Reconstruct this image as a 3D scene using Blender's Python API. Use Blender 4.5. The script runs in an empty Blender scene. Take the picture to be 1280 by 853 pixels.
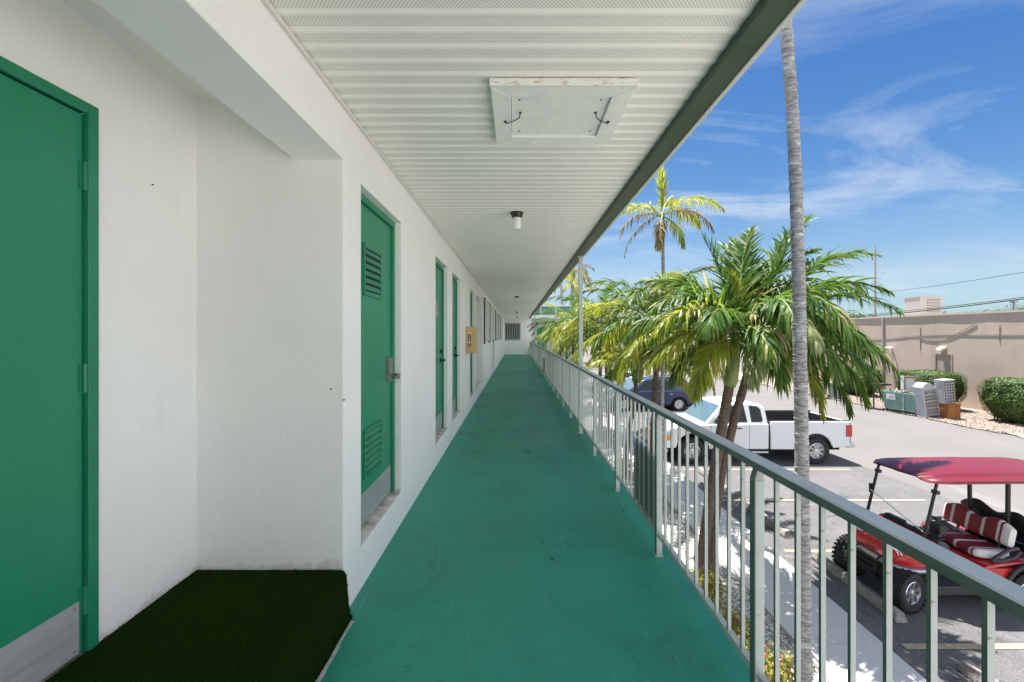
import bpy, bmesh, math, random
from mathutils import Vector, Matrix, noise
random.seed(7)
R = math.radians
C = bpy.context.scene.collection
SC = bpy.context.scene

# ------------------------------------------------------------------ camera, sky, sun
EYE = 4.05          # eye height above the car park
FL = 2.50           # walkway floor height
cam = bpy.data.cameras.new("camera"); camo = bpy.data.objects.new("camera", cam); C.objects.link(camo)
camo.location = (0, 0, EYE); camo.rotation_euler = (R(90), 0, 0)
cam.sensor_width = 36; cam.lens = 540/1280*36
cam.shift_x = -6/1280; cam.shift_y = -8.5/1280
cam.clip_start = 0.05; cam.clip_end = 3000
SC.camera = camo

SUN = Vector((-0.14, 0.20, 1.0)).normalized()     # direction towards the sun
elev = math.asin(SUN.z); az = math.atan2(SUN.x, SUN.y)
w = bpy.data.worlds.new("World"); SC.world = w; w.use_nodes = True
nt = w.node_tree; nt.nodes.clear()
def N(nt, t, **k):
    n = nt.nodes.new(t)
    for a, b in k.items():
        if a in n.inputs: n.inputs[a].default_value = b
        else: setattr(n, a, b)
    return n
def L(nt, a, b): nt.links.new(a, b)
def M(nt, op, a, b=None, c=None, clamp=False):
    n = N(nt, 'ShaderNodeMath', operation=op, use_clamp=clamp)
    for i, v in enumerate((a, b, c)):
        if v is None: continue
        if isinstance(v, (int, float)): n.inputs[i].default_value = v
        else: L(nt, v, n.inputs[i])
    return n.outputs[0]
out = N(nt, 'ShaderNodeOutputWorld'); bg = N(nt, 'ShaderNodeBackground'); bg.inputs[1].default_value = 0.06
sky = N(nt, 'ShaderNodeTexSky', sky_type='NISHITA', sun_disc=False, sun_elevation=elev, sun_rotation=az,
        altitude=0, air_density=1.0, dust_density=0.35, ozone_density=3.0)
hs = N(nt, 'ShaderNodeHueSaturation'); hs.inputs['Saturation'].default_value = 1.0; hs.inputs['Value'].default_value = 1.0
sp_ = N(nt, 'ShaderNodeSeparateColor'); L(nt, sky.outputs[0], sp_.inputs[0]); gm = N(nt, 'ShaderNodeCombineColor')
for i_, (g_, k_) in enumerate(((1.9, .245), (1.33, .425), (.78, 1.08))): L(nt, M(nt, 'MULTIPLY', M(nt, 'POWER', sp_.outputs[i_], g_), k_), gm.inputs[i_])
tn = N(nt, 'ShaderNodeMix', data_type='RGBA', blend_type='MULTIPLY'); tn.inputs[0].default_value = 1; L(nt, gm.outputs[0], tn.inputs[6]); tn.inputs[7].default_value = (1, 1, 1, 1)
dk = N(nt, 'ShaderNodeMix', data_type='RGBA', blend_type='DARKEN'); dk.inputs[0].default_value = 1; L(nt, tn.outputs[2], dk.inputs[6]); dk.inputs[7].default_value = (2.7, 3.8, 5.0, 1)
L(nt, dk.outputs[2], hs.inputs['Color'])
tc = N(nt, 'ShaderNodeTexCoord'); sx = N(nt, 'ShaderNodeSeparateXYZ'); L(nt, tc.outputs['Generated'], sx.inputs[0])
zz = M(nt, 'MAXIMUM', M(nt, 'ADD', sx.outputs[2], 0.12), 0.03)
px = M(nt, 'DIVIDE', sx.outputs[0], zz); py = M(nt, 'DIVIDE', sx.outputs[1], zz)
cx = N(nt, 'ShaderNodeCombineXYZ'); L(nt, px, cx.inputs[0]); L(nt, py, cx.inputs[1])
mp = N(nt, 'ShaderNodeMapping'); mp.inputs['Rotation'].default_value = (0, 0, R(18)); mp.inputs['Scale'].default_value = (0.75, 1.6, 1)
mp.inputs['Location'].default_value = (3.1, 0.4, 0)
L(nt, cx.outputs[0], mp.inputs[0])
n1 = N(nt, 'ShaderNodeTexNoise', noise_dimensions='3D'); n1.inputs['Scale'].default_value = 1.1; n1.inputs['Detail'].default_value = 9; n1.inputs['Roughness'].default_value = 0.62; n1.inputs['Distortion'].default_value = 0.7
L(nt, mp.outputs[0], n1.inputs['Vector'])
n2 = N(nt, 'ShaderNodeTexNoise'); n2.inputs['Scale'].default_value = 0.5; n2.inputs['Detail'].default_value = 3
L(nt, cx.outputs[0], n2.inputs['Vector'])
cl = M(nt, 'MULTIPLY', M(nt, 'SUBTRACT', n1.outputs[0], 0.47, clamp=True), M(nt, 'MULTIPLY', M(nt, 'SUBTRACT', n2.outputs[0], 0.36, clamp=True), 14.0))
cl = M(nt, 'MINIMUM', M(nt, 'MULTIPLY', cl, 1.25), 0.62)
mx = N(nt, 'ShaderNodeMix', data_type='RGBA'); L(nt, cl, mx.inputs[0]); L(nt, hs.outputs[0], mx.inputs[6]); mx.inputs[7].default_value = (3.9, 4.4, 5.1, 1)
# a bank of unseen brightness added behind the camera to fill-light the walls
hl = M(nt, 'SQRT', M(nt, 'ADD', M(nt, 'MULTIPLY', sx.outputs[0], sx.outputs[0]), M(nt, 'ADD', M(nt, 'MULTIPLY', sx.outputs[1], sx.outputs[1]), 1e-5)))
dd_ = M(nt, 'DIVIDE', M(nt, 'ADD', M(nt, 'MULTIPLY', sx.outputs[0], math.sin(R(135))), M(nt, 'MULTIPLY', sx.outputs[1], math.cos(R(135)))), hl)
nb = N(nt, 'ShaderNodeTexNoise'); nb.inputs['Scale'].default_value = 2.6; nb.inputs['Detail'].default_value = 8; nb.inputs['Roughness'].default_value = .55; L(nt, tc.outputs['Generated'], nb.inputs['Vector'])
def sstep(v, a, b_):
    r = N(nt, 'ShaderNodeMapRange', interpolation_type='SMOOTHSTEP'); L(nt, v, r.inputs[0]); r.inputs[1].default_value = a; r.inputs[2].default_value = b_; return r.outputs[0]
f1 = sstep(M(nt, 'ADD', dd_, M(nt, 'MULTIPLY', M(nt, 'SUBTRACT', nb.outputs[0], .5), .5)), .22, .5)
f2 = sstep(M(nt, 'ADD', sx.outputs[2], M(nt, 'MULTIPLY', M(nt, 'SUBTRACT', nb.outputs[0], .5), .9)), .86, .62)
fill_bank = M(nt, 'MULTIPLY', f1, f2)
m2 = N(nt, 'ShaderNodeMix', data_type='RGBA'); L(nt, fill_bank, m2.inputs[0]); L(nt, mx.outputs[2], m2.inputs[6]); m2.inputs[7].default_value = (7.6, 8.3, 9.1, 1)
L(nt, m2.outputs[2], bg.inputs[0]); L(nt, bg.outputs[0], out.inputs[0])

sl = bpy.data.lights.new("sun", 'SUN'); sl.energy = 3.9; sl.angle = R(0.53); sl.color = (1.0, 0.96, 0.90)
so = bpy.data.objects.new("sun", sl); C.objects.link(so); so.rotation_euler = SUN.to_track_quat('Z', 'Y').to_euler(); so.location = (0, 0, 30)
SC.view_settings.view_transform = 'Standard'; SC.view_settings.look = 'None'
SC.view_settings.exposure = 1.65; SC.view_settings.gamma = 1.0
try: SC.cycles.max_bounces = 14; SC.cycles.diffuse_bounces = 8; SC.cycles.transparent_max_bounces = 12
except Exception: pass

# ------------------------------------------------------------------ helpers
def W(x, y, Z):            # where a feature measured in the photograph stands at depth Z
    return ((x-646)/540*Z, Z, EYE-(y-418)/540*Z)
def tag(o, label=None, cat=None, group=None, kind=None):
    if label: o['label'] = label
    if cat: o['category'] = cat
    if group: o['group'] = group
    if kind: o['kind'] = kind
    return o
def empty(name, loc, label, cat, group=None, rz=0):
    o = bpy.data.objects.new(name, None); C.objects.link(o); o.location = loc; o.rotation_euler = (0, 0, rz); o.empty_display_size = .2
    return tag(o, label, cat, group)
def kids(o): return [c for c in bpy.data.objects if c.parent == o]
def copy_tree(o, parent=None):
    c = o.copy(); C.objects.link(c); c.parent = parent
    for ch in kids(o): copy_tree(ch, c)
    return c

class MB:
    def __init__(s, o=(0, 0, 0)): s.v = []; s.f = []; s.m = []; s.o = Vector(o)
    def add(s, vs, fs, mi=0):
        b = len(s.v); s.v += [Vector(v) for v in vs]; s.f += [tuple(i+b for i in f) for f in fs]; s.m += [mi]*len(fs); return s
    def box(s, x0, x1, y0, y1, z0, z1, mi=0):
        vs = [(x, y, z) for z in (z0, z1) for y in (y0, y1) for x in (x0, x1)]
        return s.add(vs, [(0,2,3,1),(4,5,7,6),(0,1,5,4),(2,6,7,3),(0,4,6,2),(1,3,7,5)], mi)
    def quad(s, a, b, c, d, mi=0): return s.add([a, b, c, d], [(0,1,2,3)], mi)
    def tube(s, pts, rad, n=8, mi=0, caps=True):
        pts = [Vector(p) for p in pts]; k = len(pts)
        if not hasattr(rad, '__len__'): rad = [rad]*k
        b = len(s.v); ref = None
        for i, p in enumerate(pts):
            t = (pts[min(i+1, k-1)]-pts[max(i-1, 0)]).normalized()
            if ref is None: ref = Vector((1, 0, 0)) if abs(t.x) < .9 else Vector((0, 1, 0))
            u = (ref - t*ref.dot(t)).normalized(); ref = u; q = t.cross(u)
            for j in range(n):
                a = 2*math.pi*j/n; s.v.append(p + (u*math.cos(a)+q*math.sin(a))*rad[i])
        for i in range(k-1):
            for j in range(n):
                s.f.append((b+i*n+j, b+i*n+(j+1)%n, b+(i+1)*n+(j+1)%n, b+(i+1)*n+j)); s.m.append(mi)
        if caps:
            s.f.append(tuple(b+j for j in range(n))[::-1]); s.m.append(mi)
            s.f.append(tuple(b+(k-1)*n+j for j in range(n))); s.m.append(mi)
        return s
    def lathe(s, prof, c, axis='z', n=24, mi=0, a0=0, caps=True):
        c = Vector(c); b = len(s.v); k = len(prof)
        for r, h in prof:
            for j in range(n):
                a = 2*math.pi*j/n+a0; p = (r*math.cos(a), r*math.sin(a), h)
                if axis == 'y': p = (p[0], h, p[1])
                if axis == 'x': p = (h, p[0], p[1])
                s.v.append(c+Vector(p))
        for i in range(k-1):
            for j in range(n):
                s.f.append((b+i*n+j, b+i*n+(j+1)%n, b+(i+1)*n+(j+1)%n, b+(i+1)*n+j)); s.m.append(mi)
        if caps and prof[0][0] > 1e-5: s.f.append(tuple(b+j for j in range(n))[::-1]); s.m.append(mi)
        if caps and prof[-1][0] > 1e-5: s.f.append(tuple(b+(k-1)*n+j for j in range(n))); s.m.append(mi)
        return s
    def prism(s, poly, yf0, yf1, mi=0):   # side outline (x, z) spanned between two y functions of z
        f0 = yf0 if callable(yf0) else (lambda z: yf0); f1 = yf1 if callable(yf1) else (lambda z: yf1)
        n = len(poly); b = len(s.v)
        for x, z in poly: s.v.append(Vector((x, f0(z), z)))
        for x, z in poly: s.v.append(Vector((x, f1(z), z)))
        s.f.append(tuple(range(b, b+n))); s.m.append(mi); s.f.append(tuple(range(b+2*n-1, b+n-1, -1))); s.m.append(mi)
        for i in range(n):
            j = (i+1) % n; s.f.append((b+i, b+n+i, b+n+j, b+j)); s.m.append(mi)
        return s
    def loft(s, rings, mi=0, mids=None, caps=True):
        n = len(rings[0]); b = len(s.v)
        for r in rings: s.v += [Vector(p) for p in r]
        for i in range(len(rings)-1):
            m = mids[i] if mids else mi
            for j in range(n):
                s.f.append((b+i*n+j, b+i*n+(j+1)%n, b+(i+1)*n+(j+1)%n, b+(i+1)*n+j)); s.m.append(m)
        if caps:
            s.f.append(tuple(b+j for j in range(n))[::-1]); s.m.append(mids[0] if mids else mi)
            s.f.append(tuple(b+(len(rings)-1)*n+j for j in range(n))); s.m.append(mids[-1] if mids else mi)
        return s
    def build(s, name, mats, parent=None, smooth=False, bevel=0, seg=2, fixn=True, merge=False, sub=0, loc=None, ang=35):
        if not isinstance(mats, (list, tuple)): mats = [mats]
        me = bpy.data.meshes.new(name); o3 = s.o
        me.from_pydata([v-o3 for v in s.v], [], s.f)
        for m in mats: me.materials.append(m)
        for p, mi in zip(me.polygons, s.m): p.material_index = mi
        if fixn or merge:
            bm = bmesh.new(); bm.from_mesh(me)
            if merge: bmesh.ops.remove_doubles(bm, verts=bm.verts, dist=1e-4)
            if fixn: bmesh.ops.recalc_face_normals(bm, faces=bm.faces)
            bm.to_mesh(me); bm.free()
        if smooth:
            for p in me.polygons: p.use_smooth = True
            if smooth == 'auto':
                try: me.set_sharp_from_angle(angle=R(ang))
                except Exception: pass
        me.update()
        o = bpy.data.objects.new(name, me); C.objects.link(o)
        if parent is not None: o.parent = parent
        elif s.o.length > 0: o.location = s.o
        if loc is not None: o.location = loc
        if bevel:
            m = o.modifiers.new("bevel", 'BEVEL'); m.width = bevel; m.segments = seg; m.limit_method = 'ANGLE'; m.angle_limit = R(30); m.harden_normals = False
        if sub:
            m = o.modifiers.new("sub", 'SUBSURF'); m.levels = sub; m.render_levels = sub
        return o

# ------------------------------------------------------------------ materials
def mat(name, col, rough=.6, metal=0, col2=None, ns=4.0, nd=6, lo=.35, hi=.65, bump=0, bs=60, coat=0, coord='Object',
        stain=None, ss=1.0, slo=.55, shi=.75, spec=.5, bd=.02, stretch=None, trans=0, alpha=1, rough2=None):
    m = bpy.data.materials.new(name); m.use_nodes = True; t = m.node_tree; b = t.nodes['Principled BSDF']
    b.inputs['Roughness'].default_value = rough; b.inputs['Metallic'].default_value = metal
    b.inputs['Base Color'].default_value = (*col, 1); b.inputs['Specular IOR Level'].default_value = spec
    b.inputs['Coat Weight'].default_value = coat; b.inputs['Coat Roughness'].default_value = .05
    if trans: b.inputs['Transmission Weight'].default_value = trans
    tcn = N(t, 'ShaderNodeTexCoord'); vec = tcn.outputs[coord]
    if stretch:
        mpn = N(t, 'ShaderNodeMapping'); mpn.inputs['Scale'].default_value = stretch; L(t, vec, mpn.inputs[0]); vec = mpn.outputs[0]
    c = None
    def nz(scale, det, v=vec, ro=.6):
        n = N(t, 'ShaderNodeTexNoise'); n.inputs['Scale'].default_value = scale; n.inputs['Detail'].default_value = det; n.inputs['Roughness'].default_value = ro
        L(t, v, n.inputs['Vector']); return n.outputs[0]
    def rng(v, a, bb):
        r = N(t, 'ShaderNodeMapRange'); L(t, v, r.inputs[0]); r.inputs[1].default_value = a; r.inputs[2].default_value = bb; return r.outputs[0]
    if col2:
        f = rng(nz(ns, nd), lo, hi); x = N(t, 'ShaderNodeMix', data_type='RGBA'); L(t, f, x.inputs[0])
        x.inputs[6].default_value = (*col, 1); x.inputs[7].default_value = (*col2, 1); c = x.outputs[2]
        if rough2 is not None:
            rr = N(t, 'ShaderNodeMapRange'); L(t, f, rr.inputs[0]); rr.inputs[3].default_value = rough; rr.inputs[4].default_value = rough2; L(t, rr.outputs[0], b.inputs['Roughness'])
    if stain:
        f = rng(nz(ss, 8, ro=.7), slo, shi); x = N(t, 'ShaderNodeMix', data_type='RGBA'); L(t, f, x.inputs[0])
        if c is None: x.inputs[6].default_value = (*col, 1)
        else: L(t, c, x.inputs[6])
        x.inputs[7].default_value = (*stain, 1); c = x.outputs[2]
    if c is not None: L(t, c, b.inputs['Base Color'])
    if bump:
        bn = N(t, 'ShaderNodeBump'); bn.inputs['Strength'].default_value = bump; bn.inputs['Distance'].default_value = bd
        L(t, nz(bs, 5), bn.inputs['Height']); L(t, bn.outputs[0], b.inputs['Normal'])
    m['t'] = 1
    return m
def leafmat(name, c1, c2, tl=.35, rough=.42, dry=None, dlo=.86, spec=.35):
    m = bpy.data.materials.new(name); m.use_nodes = True; t = m.node_tree; b = t.nodes['Principled BSDF']; b.inputs['Roughness'].default_value = rough
    b.inputs['Specular IOR Level'].default_value = spec
    g = N(t, 'ShaderNodeNewGeometry'); x = N(t, 'ShaderNodeMix', data_type='RGBA'); L(t, g.outputs['Random Per Island'], x.inputs[0])
    x.inputs[6].default_value = (*c1, 1); x.inputs[7].default_value = (*c2, 1); c = x.outputs[2]
    if dry:
        q = M(t, 'GREATER_THAN', M(t, 'FRACT', M(t, 'MULTIPLY', g.outputs['Random Per Island'], 37.7)), dlo)
        y = N(t, 'ShaderNodeMix', data_type='RGBA'); L(t, q, y.inputs[0]); L(t, c, y.inputs[6]); y.inputs[7].default_value = (*dry, 1); c = y.outputs[2]
    L(t, c, b.inputs['Base Color'])
    tr = N(t, 'ShaderNodeBsdfTranslucent'); hsn = N(t, 'ShaderNodeHueSaturation'); hsn.inputs['Value'].default_value = 1.5; hsn.inputs['Hue'].default_value = .485
    L(t, c, hsn.inputs['Color']); L(t, hsn.outputs[0], tr.inputs[0])
    ms = N(t, 'ShaderNodeMixShader'); ms.inputs[0].default_value = tl; L(t, b.outputs[0], ms.inputs[1]); L(t, tr.outputs[0], ms.inputs[2])
    L(t, ms.outputs[0], t.nodes['Material Output'].inputs[0]); return m

WHITE = (.86, .85, .835)
m_wall = mat('white_stucco', WHITE, .75, col2=(.80, .79, .775), ns=1.3, lo=.3, hi=.7, bump=.25, bs=55, bd=.01, stain=(.60, .60, .585), ss=2.3, slo=.66, shi=.95)
m_sill = mat('grimy_sill', (.66, .62, .59), .8, col2=(.36, .30, .28), ns=9, lo=.42, hi=.66, bump=.2, bs=70)
m_jamb = mat('jamb_paint', (.62, .66, .64), .7, col2=(.52, .57, .55), ns=5, bump=.15, bs=50)
m_floor = mat('green_floor_paint', (.014, .250, .168), .40, col2=(.024, .290, .200), ns=1.1, lo=.25, hi=.75, bump=.12, bs=34, stain=(.036, .205, .150), ss=1.3, slo=.53, shi=.72, rough2=.58, bd=.008)
m_edge = mat('slab_edge', (.62, .63, .60), .8, col2=(.45, .45, .42), ns=8, bump=.2)
m_door = mat('green_door_paint', (.012, .215, .110), .38, col2=(.020, .250, .135), ns=2.2, lo=.3, hi=.7, bump=.06, bs=26, bd=.01, stretch=(1, 1, .5))
m_door2 = mat('green_frame_paint', (.010, .195, .100), .36, col2=(.02, .225, .12), ns=6, bump=.1, bs=40, bd=.006)
m_dark = mat('dark_gap', (.012, .03, .022), .8)
m_steel = mat('brushed_plate', (.50, .51, .53), .42, .3, col2=(.40, .40, .42), ns=3, stretch=(1, 1, 12), bump=.05, bs=80)
m_plate = mat('painted_kick_plate', (.45, .47, .46), .45, .35, col2=(.36, .38, .375), ns=7)
m_metal = mat('grey_metal', (.36, .36, .35), .35, .8, col2=(.25, .24, .23), ns=30)
m_black = mat('black_plastic', (.012, .012, .013), .4)
m_blackm = mat('black_metal', (.02, .02, .022), .35, .3)
m_rust = mat('rusty_metal', (.10, .06, .04), .7, .4, col2=(.05, .035, .03), ns=40)
m_railw = mat('rail_pale_paint', (.43, .475, .45), .38, col2=(.37, .41, .39), ns=12, lo=.4, hi=.75, bump=.08, bs=60, bd=.004, stain=(.36, .39, .37), ss=14, slo=.68, shi=.8)
m_railtop = mat('rail_cap_metal', (.50, .53, .53), .33, .0, col2=(.42, .45, .46), ns=9, bump=.05, bs=50, bd=.004)
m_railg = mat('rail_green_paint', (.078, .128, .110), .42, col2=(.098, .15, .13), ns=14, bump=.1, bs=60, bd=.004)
m_fascia = mat('green_fascia', (.036, .062, .038), .5, col2=(.05, .08, .05), ns=4, bump=.1, bs=40, stain=(.075, .095, .07), ss=5, slo=.62, shi=.8)
m_fasciaw = mat('pale_fascia_edge', (.55, .57, .52), .5)
m_hatch = mat('chipped_white_paint', (.84, .84, .81), .7, col2=(.77, .78, .76), ns=10, bump=.3, bs=40, bd=.006, stain=(.42, .34, .27), ss=30, slo=.72, shi=.80)
m_peel = mat('peeling_wood', (.78, .77, .73), .8, col2=(.38, .28, .21), ns=30, lo=.55, hi=.66, bump=.4, bs=50, bd=.006, stretch=(.5, 1, 2))
m_glassw = mat('frosted_glass', (.78, .79, .77), .25, coat=.3)
m_tan = mat('tan_cabinet', (.62, .43, .16), .6, col2=(.54, .37, .14), ns=14)
m_maroon = mat('maroon_print', (.13, .012, .03), .5)
m_whitep = mat('white_print', (.8, .8, .8), .5)
m_turf = mat('turf_base', (.010, .024, .004), .95, col2=(.020, .042, .008), ns=160, lo=.35, hi=.65, bump=1.0, bs=220, bd=.01, spec=0)
m_turfb = leafmat('turf_blades', (.010, .026, .004), (.030, .060, .010), tl=.02, rough=.9, spec=0)
m_asph = mat('parking_asphalt', (.098, .095, .099), .88, col2=(.132, .128, .13), ns=.8, lo=.3, hi=.7, bump=.8, bs=90, bd=.01, stain=(.21, .20, .20), ss=2.2, slo=.55, shi=.78)
m_conc = mat('pale_driveway', (.178, .165, .157), .9, col2=(.15, .14, .134), ns=.35, lo=.3, hi=.7, bump=.5, bs=60, bd=.01, stain=(.19, .176, .17), ss=.9, slo=.60, shi=.8)
m_walk = mat('pale_concrete', (.62, .60, .585), .85, col2=(.55, .53, .52), ns=1.2, lo=.3, hi=.75, bump=.4, bs=60, bd=.008)
m_line = mat('faded_line_paint', (.42, .34, .22), .8, col2=(.20, .175, .15), ns=10, lo=.5, hi=.75, bump=.4, bs=90)
m_stop = mat('wheel_stop_concrete', (.34, .31, .29), .9, col2=(.20, .17, .15), ns=7, lo=.4, hi=.65, bump=.6, bs=50)
def pebblemat(name, ca, cb, cc, scale):
    m = mat(name, ca, .9); t = m.node_tree; b = t.nodes['Principled BSDF']; tcn = N(t, 'ShaderNodeTexCoord')
    v = N(t, 'ShaderNodeTexVoronoi'); v.inputs['Scale'].default_value = scale; L(t, tcn.outputs['Object'], v.inputs['Vector'])
    sp = N(t, 'ShaderNodeSeparateColor'); L(t, v.outputs['Color'], sp.inputs[0])
    r = N(t, 'ShaderNodeValToRGB'); L(t, sp.outputs[0], r.inputs[0]); e = r.color_ramp.elements
    e[0].color = (*ca, 1); e[1].color = (*cc, 1); k = e.new(.5); k.color = (*cb, 1)
    L(t, r.outputs[0], b.inputs['Base Color'])
    bn = N(t, 'ShaderNodeBump', invert=True); bn.inputs['Strength'].default_value = 1; bn.inputs['Distance'].default_value = .03
    L(t, v.outputs['Distance'], bn.inputs['Height']); L(t, bn.outputs[0], b.inputs['Normal']); return m
m_gravel = pebblemat('white_gravel', (.24, .225, .21), (.55, .53, .50), (.72, .70, .67), 26)
m_gravel2 = pebblemat('tan_gravel', (.20, .15, .12), (.33, .26, .21), (.42, .35, .29), 11)
m_bark = mat('brown_palm_bark', (.165, .118, .085), .9, col2=(.085, .058, .042), ns=9, lo=.35, hi=.65, bump=.8, bs=30, stretch=(1, 1, 3), bd=.02)
m_barkg = mat('grey_palm_bark', (.44, .43, .42), .9, col2=(.20, .19, .185), ns=11, lo=.42, hi=.62, bump=1, bs=26, stretch=(1, 1, 6), bd=.02)
m_shaft = mat('green_crownshaft', (.20, .26, .07), .45, col2=(.13, .19, .05), ns=4, stretch=(3, 3, .6))
m_leaf = leafmat('palm_leaf', (.030, .095, .012), (.125, .23, .03), tl=.40, rough=.48, dry=(.42, .36, .14), dlo=.93)
m_leafy = leafmat('palm_leaf_yellow', (.17, .25, .024), (.34, .37, .045), tl=.48, rough=.4, dry=(.40, .30, .12), dlo=.88)
m_leafp = leafmat('palm_leaf_wilted', (.15, .20, .06), (.30, .33, .16), tl=.3, rough=.55, dry=(.45, .42, .24), dlo=.8)
m_leafd = leafmat('palm_leaf_dry', (.26, .18, .08), (.36, .30, .10), tl=.3, rough=.6, dry=(.14, .09, .05), dlo=.6)
m_rachis = mat('palm_rachis', (.20, .22, .06), .5)
m_hedge = leafmat('hedge_leaf', (.035, .085, .012), (.105, .19, .030), tl=.25, rough=.4)
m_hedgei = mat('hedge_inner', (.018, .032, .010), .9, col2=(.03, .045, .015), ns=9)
m_tree = leafmat('tree_leaf', (.030, .075, .014), (.085, .145, .028), tl=.25, rough=.5)
m_shrub = leafmat('shrub_leaf', (.07, .14, .02), (.36, .33, .04), tl=.3, rough=.4, dry=(.25, .06, .03), dlo=.85)
m_redsh = leafmat('red_shrub_leaf', (.20, .05, .04), (.30, .12, .07), tl=.2, rough=.5)
m_beige = mat('beige_stucco', (.57, .455, .365), .85, col2=(.53, .42, .335), ns=.9, lo=.3, hi=.7, bump=.4, bs=30, bd=.02, stain=(.36, .28, .225), ss=.5, slo=.56, shi=.8, stretch=(1, 1, .35))
m_beiged = mat('beige_door', (.42, .33, .27), .7)
m_wingw = mat('wing_white', (.62, .64, .64), .8, col2=(.56, .58, .58), ns=2)
m_wingg = mat('wing_green_panel', (.05, .17, .12), .5, col2=(.07, .21, .15), ns=3)

def overlay(m, scale, thr0, thr1, col, stretch=(1, 1, 1), detail=4, rough=.6, rot=0, coord='Object'):
    """small marks (scuffs, chips, specks) laid over a material's own colour"""
    t = m.node_tree; b = t.nodes['Principled BSDF']; inp = b.inputs['Base Color']
    tcn = N(t, 'ShaderNodeTexCoord'); mpn = N(t, 'ShaderNodeMapping'); mpn.inputs['Scale'].default_value = stretch; mpn.inputs['Rotation'].default_value = (0, 0, R(rot)); L(t, tcn.outputs[coord], mpn.inputs[0])
    n = N(t, 'ShaderNodeTexNoise'); n.inputs['Scale'].default_value = scale; n.inputs['Detail'].default_value = detail; n.inputs['Roughness'].default_value = rough; L(t, mpn.outputs[0], n.inputs['Vector'])
    r = N(t, 'ShaderNodeMapRange'); L(t, n.outputs[0], r.inputs[0]); r.inputs[1].default_value = thr0; r.inputs[2].default_value = thr1
    x = N(t, 'ShaderNodeMix', data_type='RGBA'); L(t, r.outputs[0], x.inputs[0])
    if inp.links: L(t, inp.links[0].from_socket, x.inputs[6])
    else: x.inputs[6].default_value = inp.default_value
    x.inputs[7].default_value = (*col, 1); L(t, x.outputs[2], inp)
def cracks(m, scale, width, col, amt=.6, dist=.5):
    t = m.node_tree; b = t.nodes['Principled BSDF']; inp = b.inputs['Base Color']
    tcn = N(t, 'ShaderNodeTexCoord'); n = N(t, 'ShaderNodeTexNoise'); n.inputs['Scale'].default_value = scale*1.7; n.inputs['Detail'].default_value = 6; L(t, tcn.outputs['Object'], n.inputs['Vector'])
    va = N(t, 'ShaderNodeVectorMath', operation='MULTIPLY_ADD'); L(t, n.outputs['Color'], va.inputs[0]); va.inputs[1].default_value = (dist/scale,)*3; L(t, tcn.outputs['Object'], va.inputs[2])
    v = N(t, 'ShaderNodeTexVoronoi', feature='DISTANCE_TO_EDGE'); v.inputs['Scale'].default_value = scale; L(t, va.outputs[0], v.inputs['Vector'])
    k = N(t, 'ShaderNodeTexNoise'); k.inputs['Scale'].default_value = scale*.8; k.inputs['Detail'].default_value = 2; L(t, tcn.outputs['Object'], k.inputs['Vector'])
    f = M(t, 'MULTIPLY', M(t, 'MULTIPLY', M(t, 'LESS_THAN', v.outputs['Distance'], width*scale), M(t, 'GREATER_THAN', k.outputs[0], .52)), amt)
    x = N(t, 'ShaderNodeMix', data_type='RGBA'); L(t, f, x.inputs[0])
    if inp.links: L(t, inp.links[0].from_socket, x.inputs[6])
    else: x.inputs[6].default_value = inp.default_value
    x.inputs[7].default_value = (*col, 1); L(t, x.outputs[2], inp)
overlay(m_floor, 1.4, .50, .68, (.020, .195, .135), detail=9, rough=.75); overlay(m_floor, 22, .68, .74, (.010, .07, .05), detail=3); overlay(m_floor, 7, .61, .70, (.06, .31, .225), stretch=(3, .35, 1), detail=6, rough=.7); overlay(m_floor, 5, .63, .74, (.018, .15, .10), stretch=(.5, 2.2, 1), detail=7, rough=.75)
cracks(m_floor, .55, .0016, (.015, .12, .085), .7)
overlay(m_wall, 3.2, .60, .80, (.70, .70, .68), stretch=(1, 1, .35), detail=7, rough=.7); cracks(m_wall, .45, .0008, (.60, .59, .57), .4)
overlay(m_door, 30, .73, .75, (.05, .16, .11), detail=2); overlay(m_door, 4, .62, .78, (.030, .20, .125), stretch=(1, 1, .3), detail=7, rough=.7)
overlay(m_asph, 70, .58, .66, (.26, .25, .25), detail=2); overlay(m_asph, .9, .60, .68, (.075, .073, .075), detail=7, rough=.7); cracks(m_asph, .35, .012, (.055, .053, .053), .8); cracks(m_asph, .9, .006, (.07, .068, .068), .6)
overlay(m_conc, 60, .60, .68, (.14, .13, .123), detail=2); overlay(m_conc, .45, .58, .72, (.148, .138, .131), detail=8, rough=.75); overlay(m_conc, .8, .66, .72, (.15, .14, .135), detail=6); cracks(m_conc, .22, .016, (.15, .14, .13), .7); overlay(m_conc, 1.1, .62, .74, (.215, .20, .19), stretch=(1, .12, 1), detail=6)
cracks(m_walk, .5, .004, (.36, .34, .32), .7); overlay(m_walk, 2.2, .60, .75, (.50, .475, .455), detail=8, rough=.7)
overlay(m_railw, 40, .70, .73, (.24, .20, .16), detail=2); overlay(m_railg, 50, .70, .73, (.16, .20, .17), detail=2)
overlay(m_beige, 1.2, .56, .72, (.50, .395, .315), stretch=(1, 1, .15), detail=7, rough=.7); overlay(m_beige, .35, .55, .62, (.50, .40, .32), detail=5)
overlay(m_barkg, 9, .55, .68, (.62, .61, .59), stretch=(1, 1, 2), detail=5)

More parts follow.
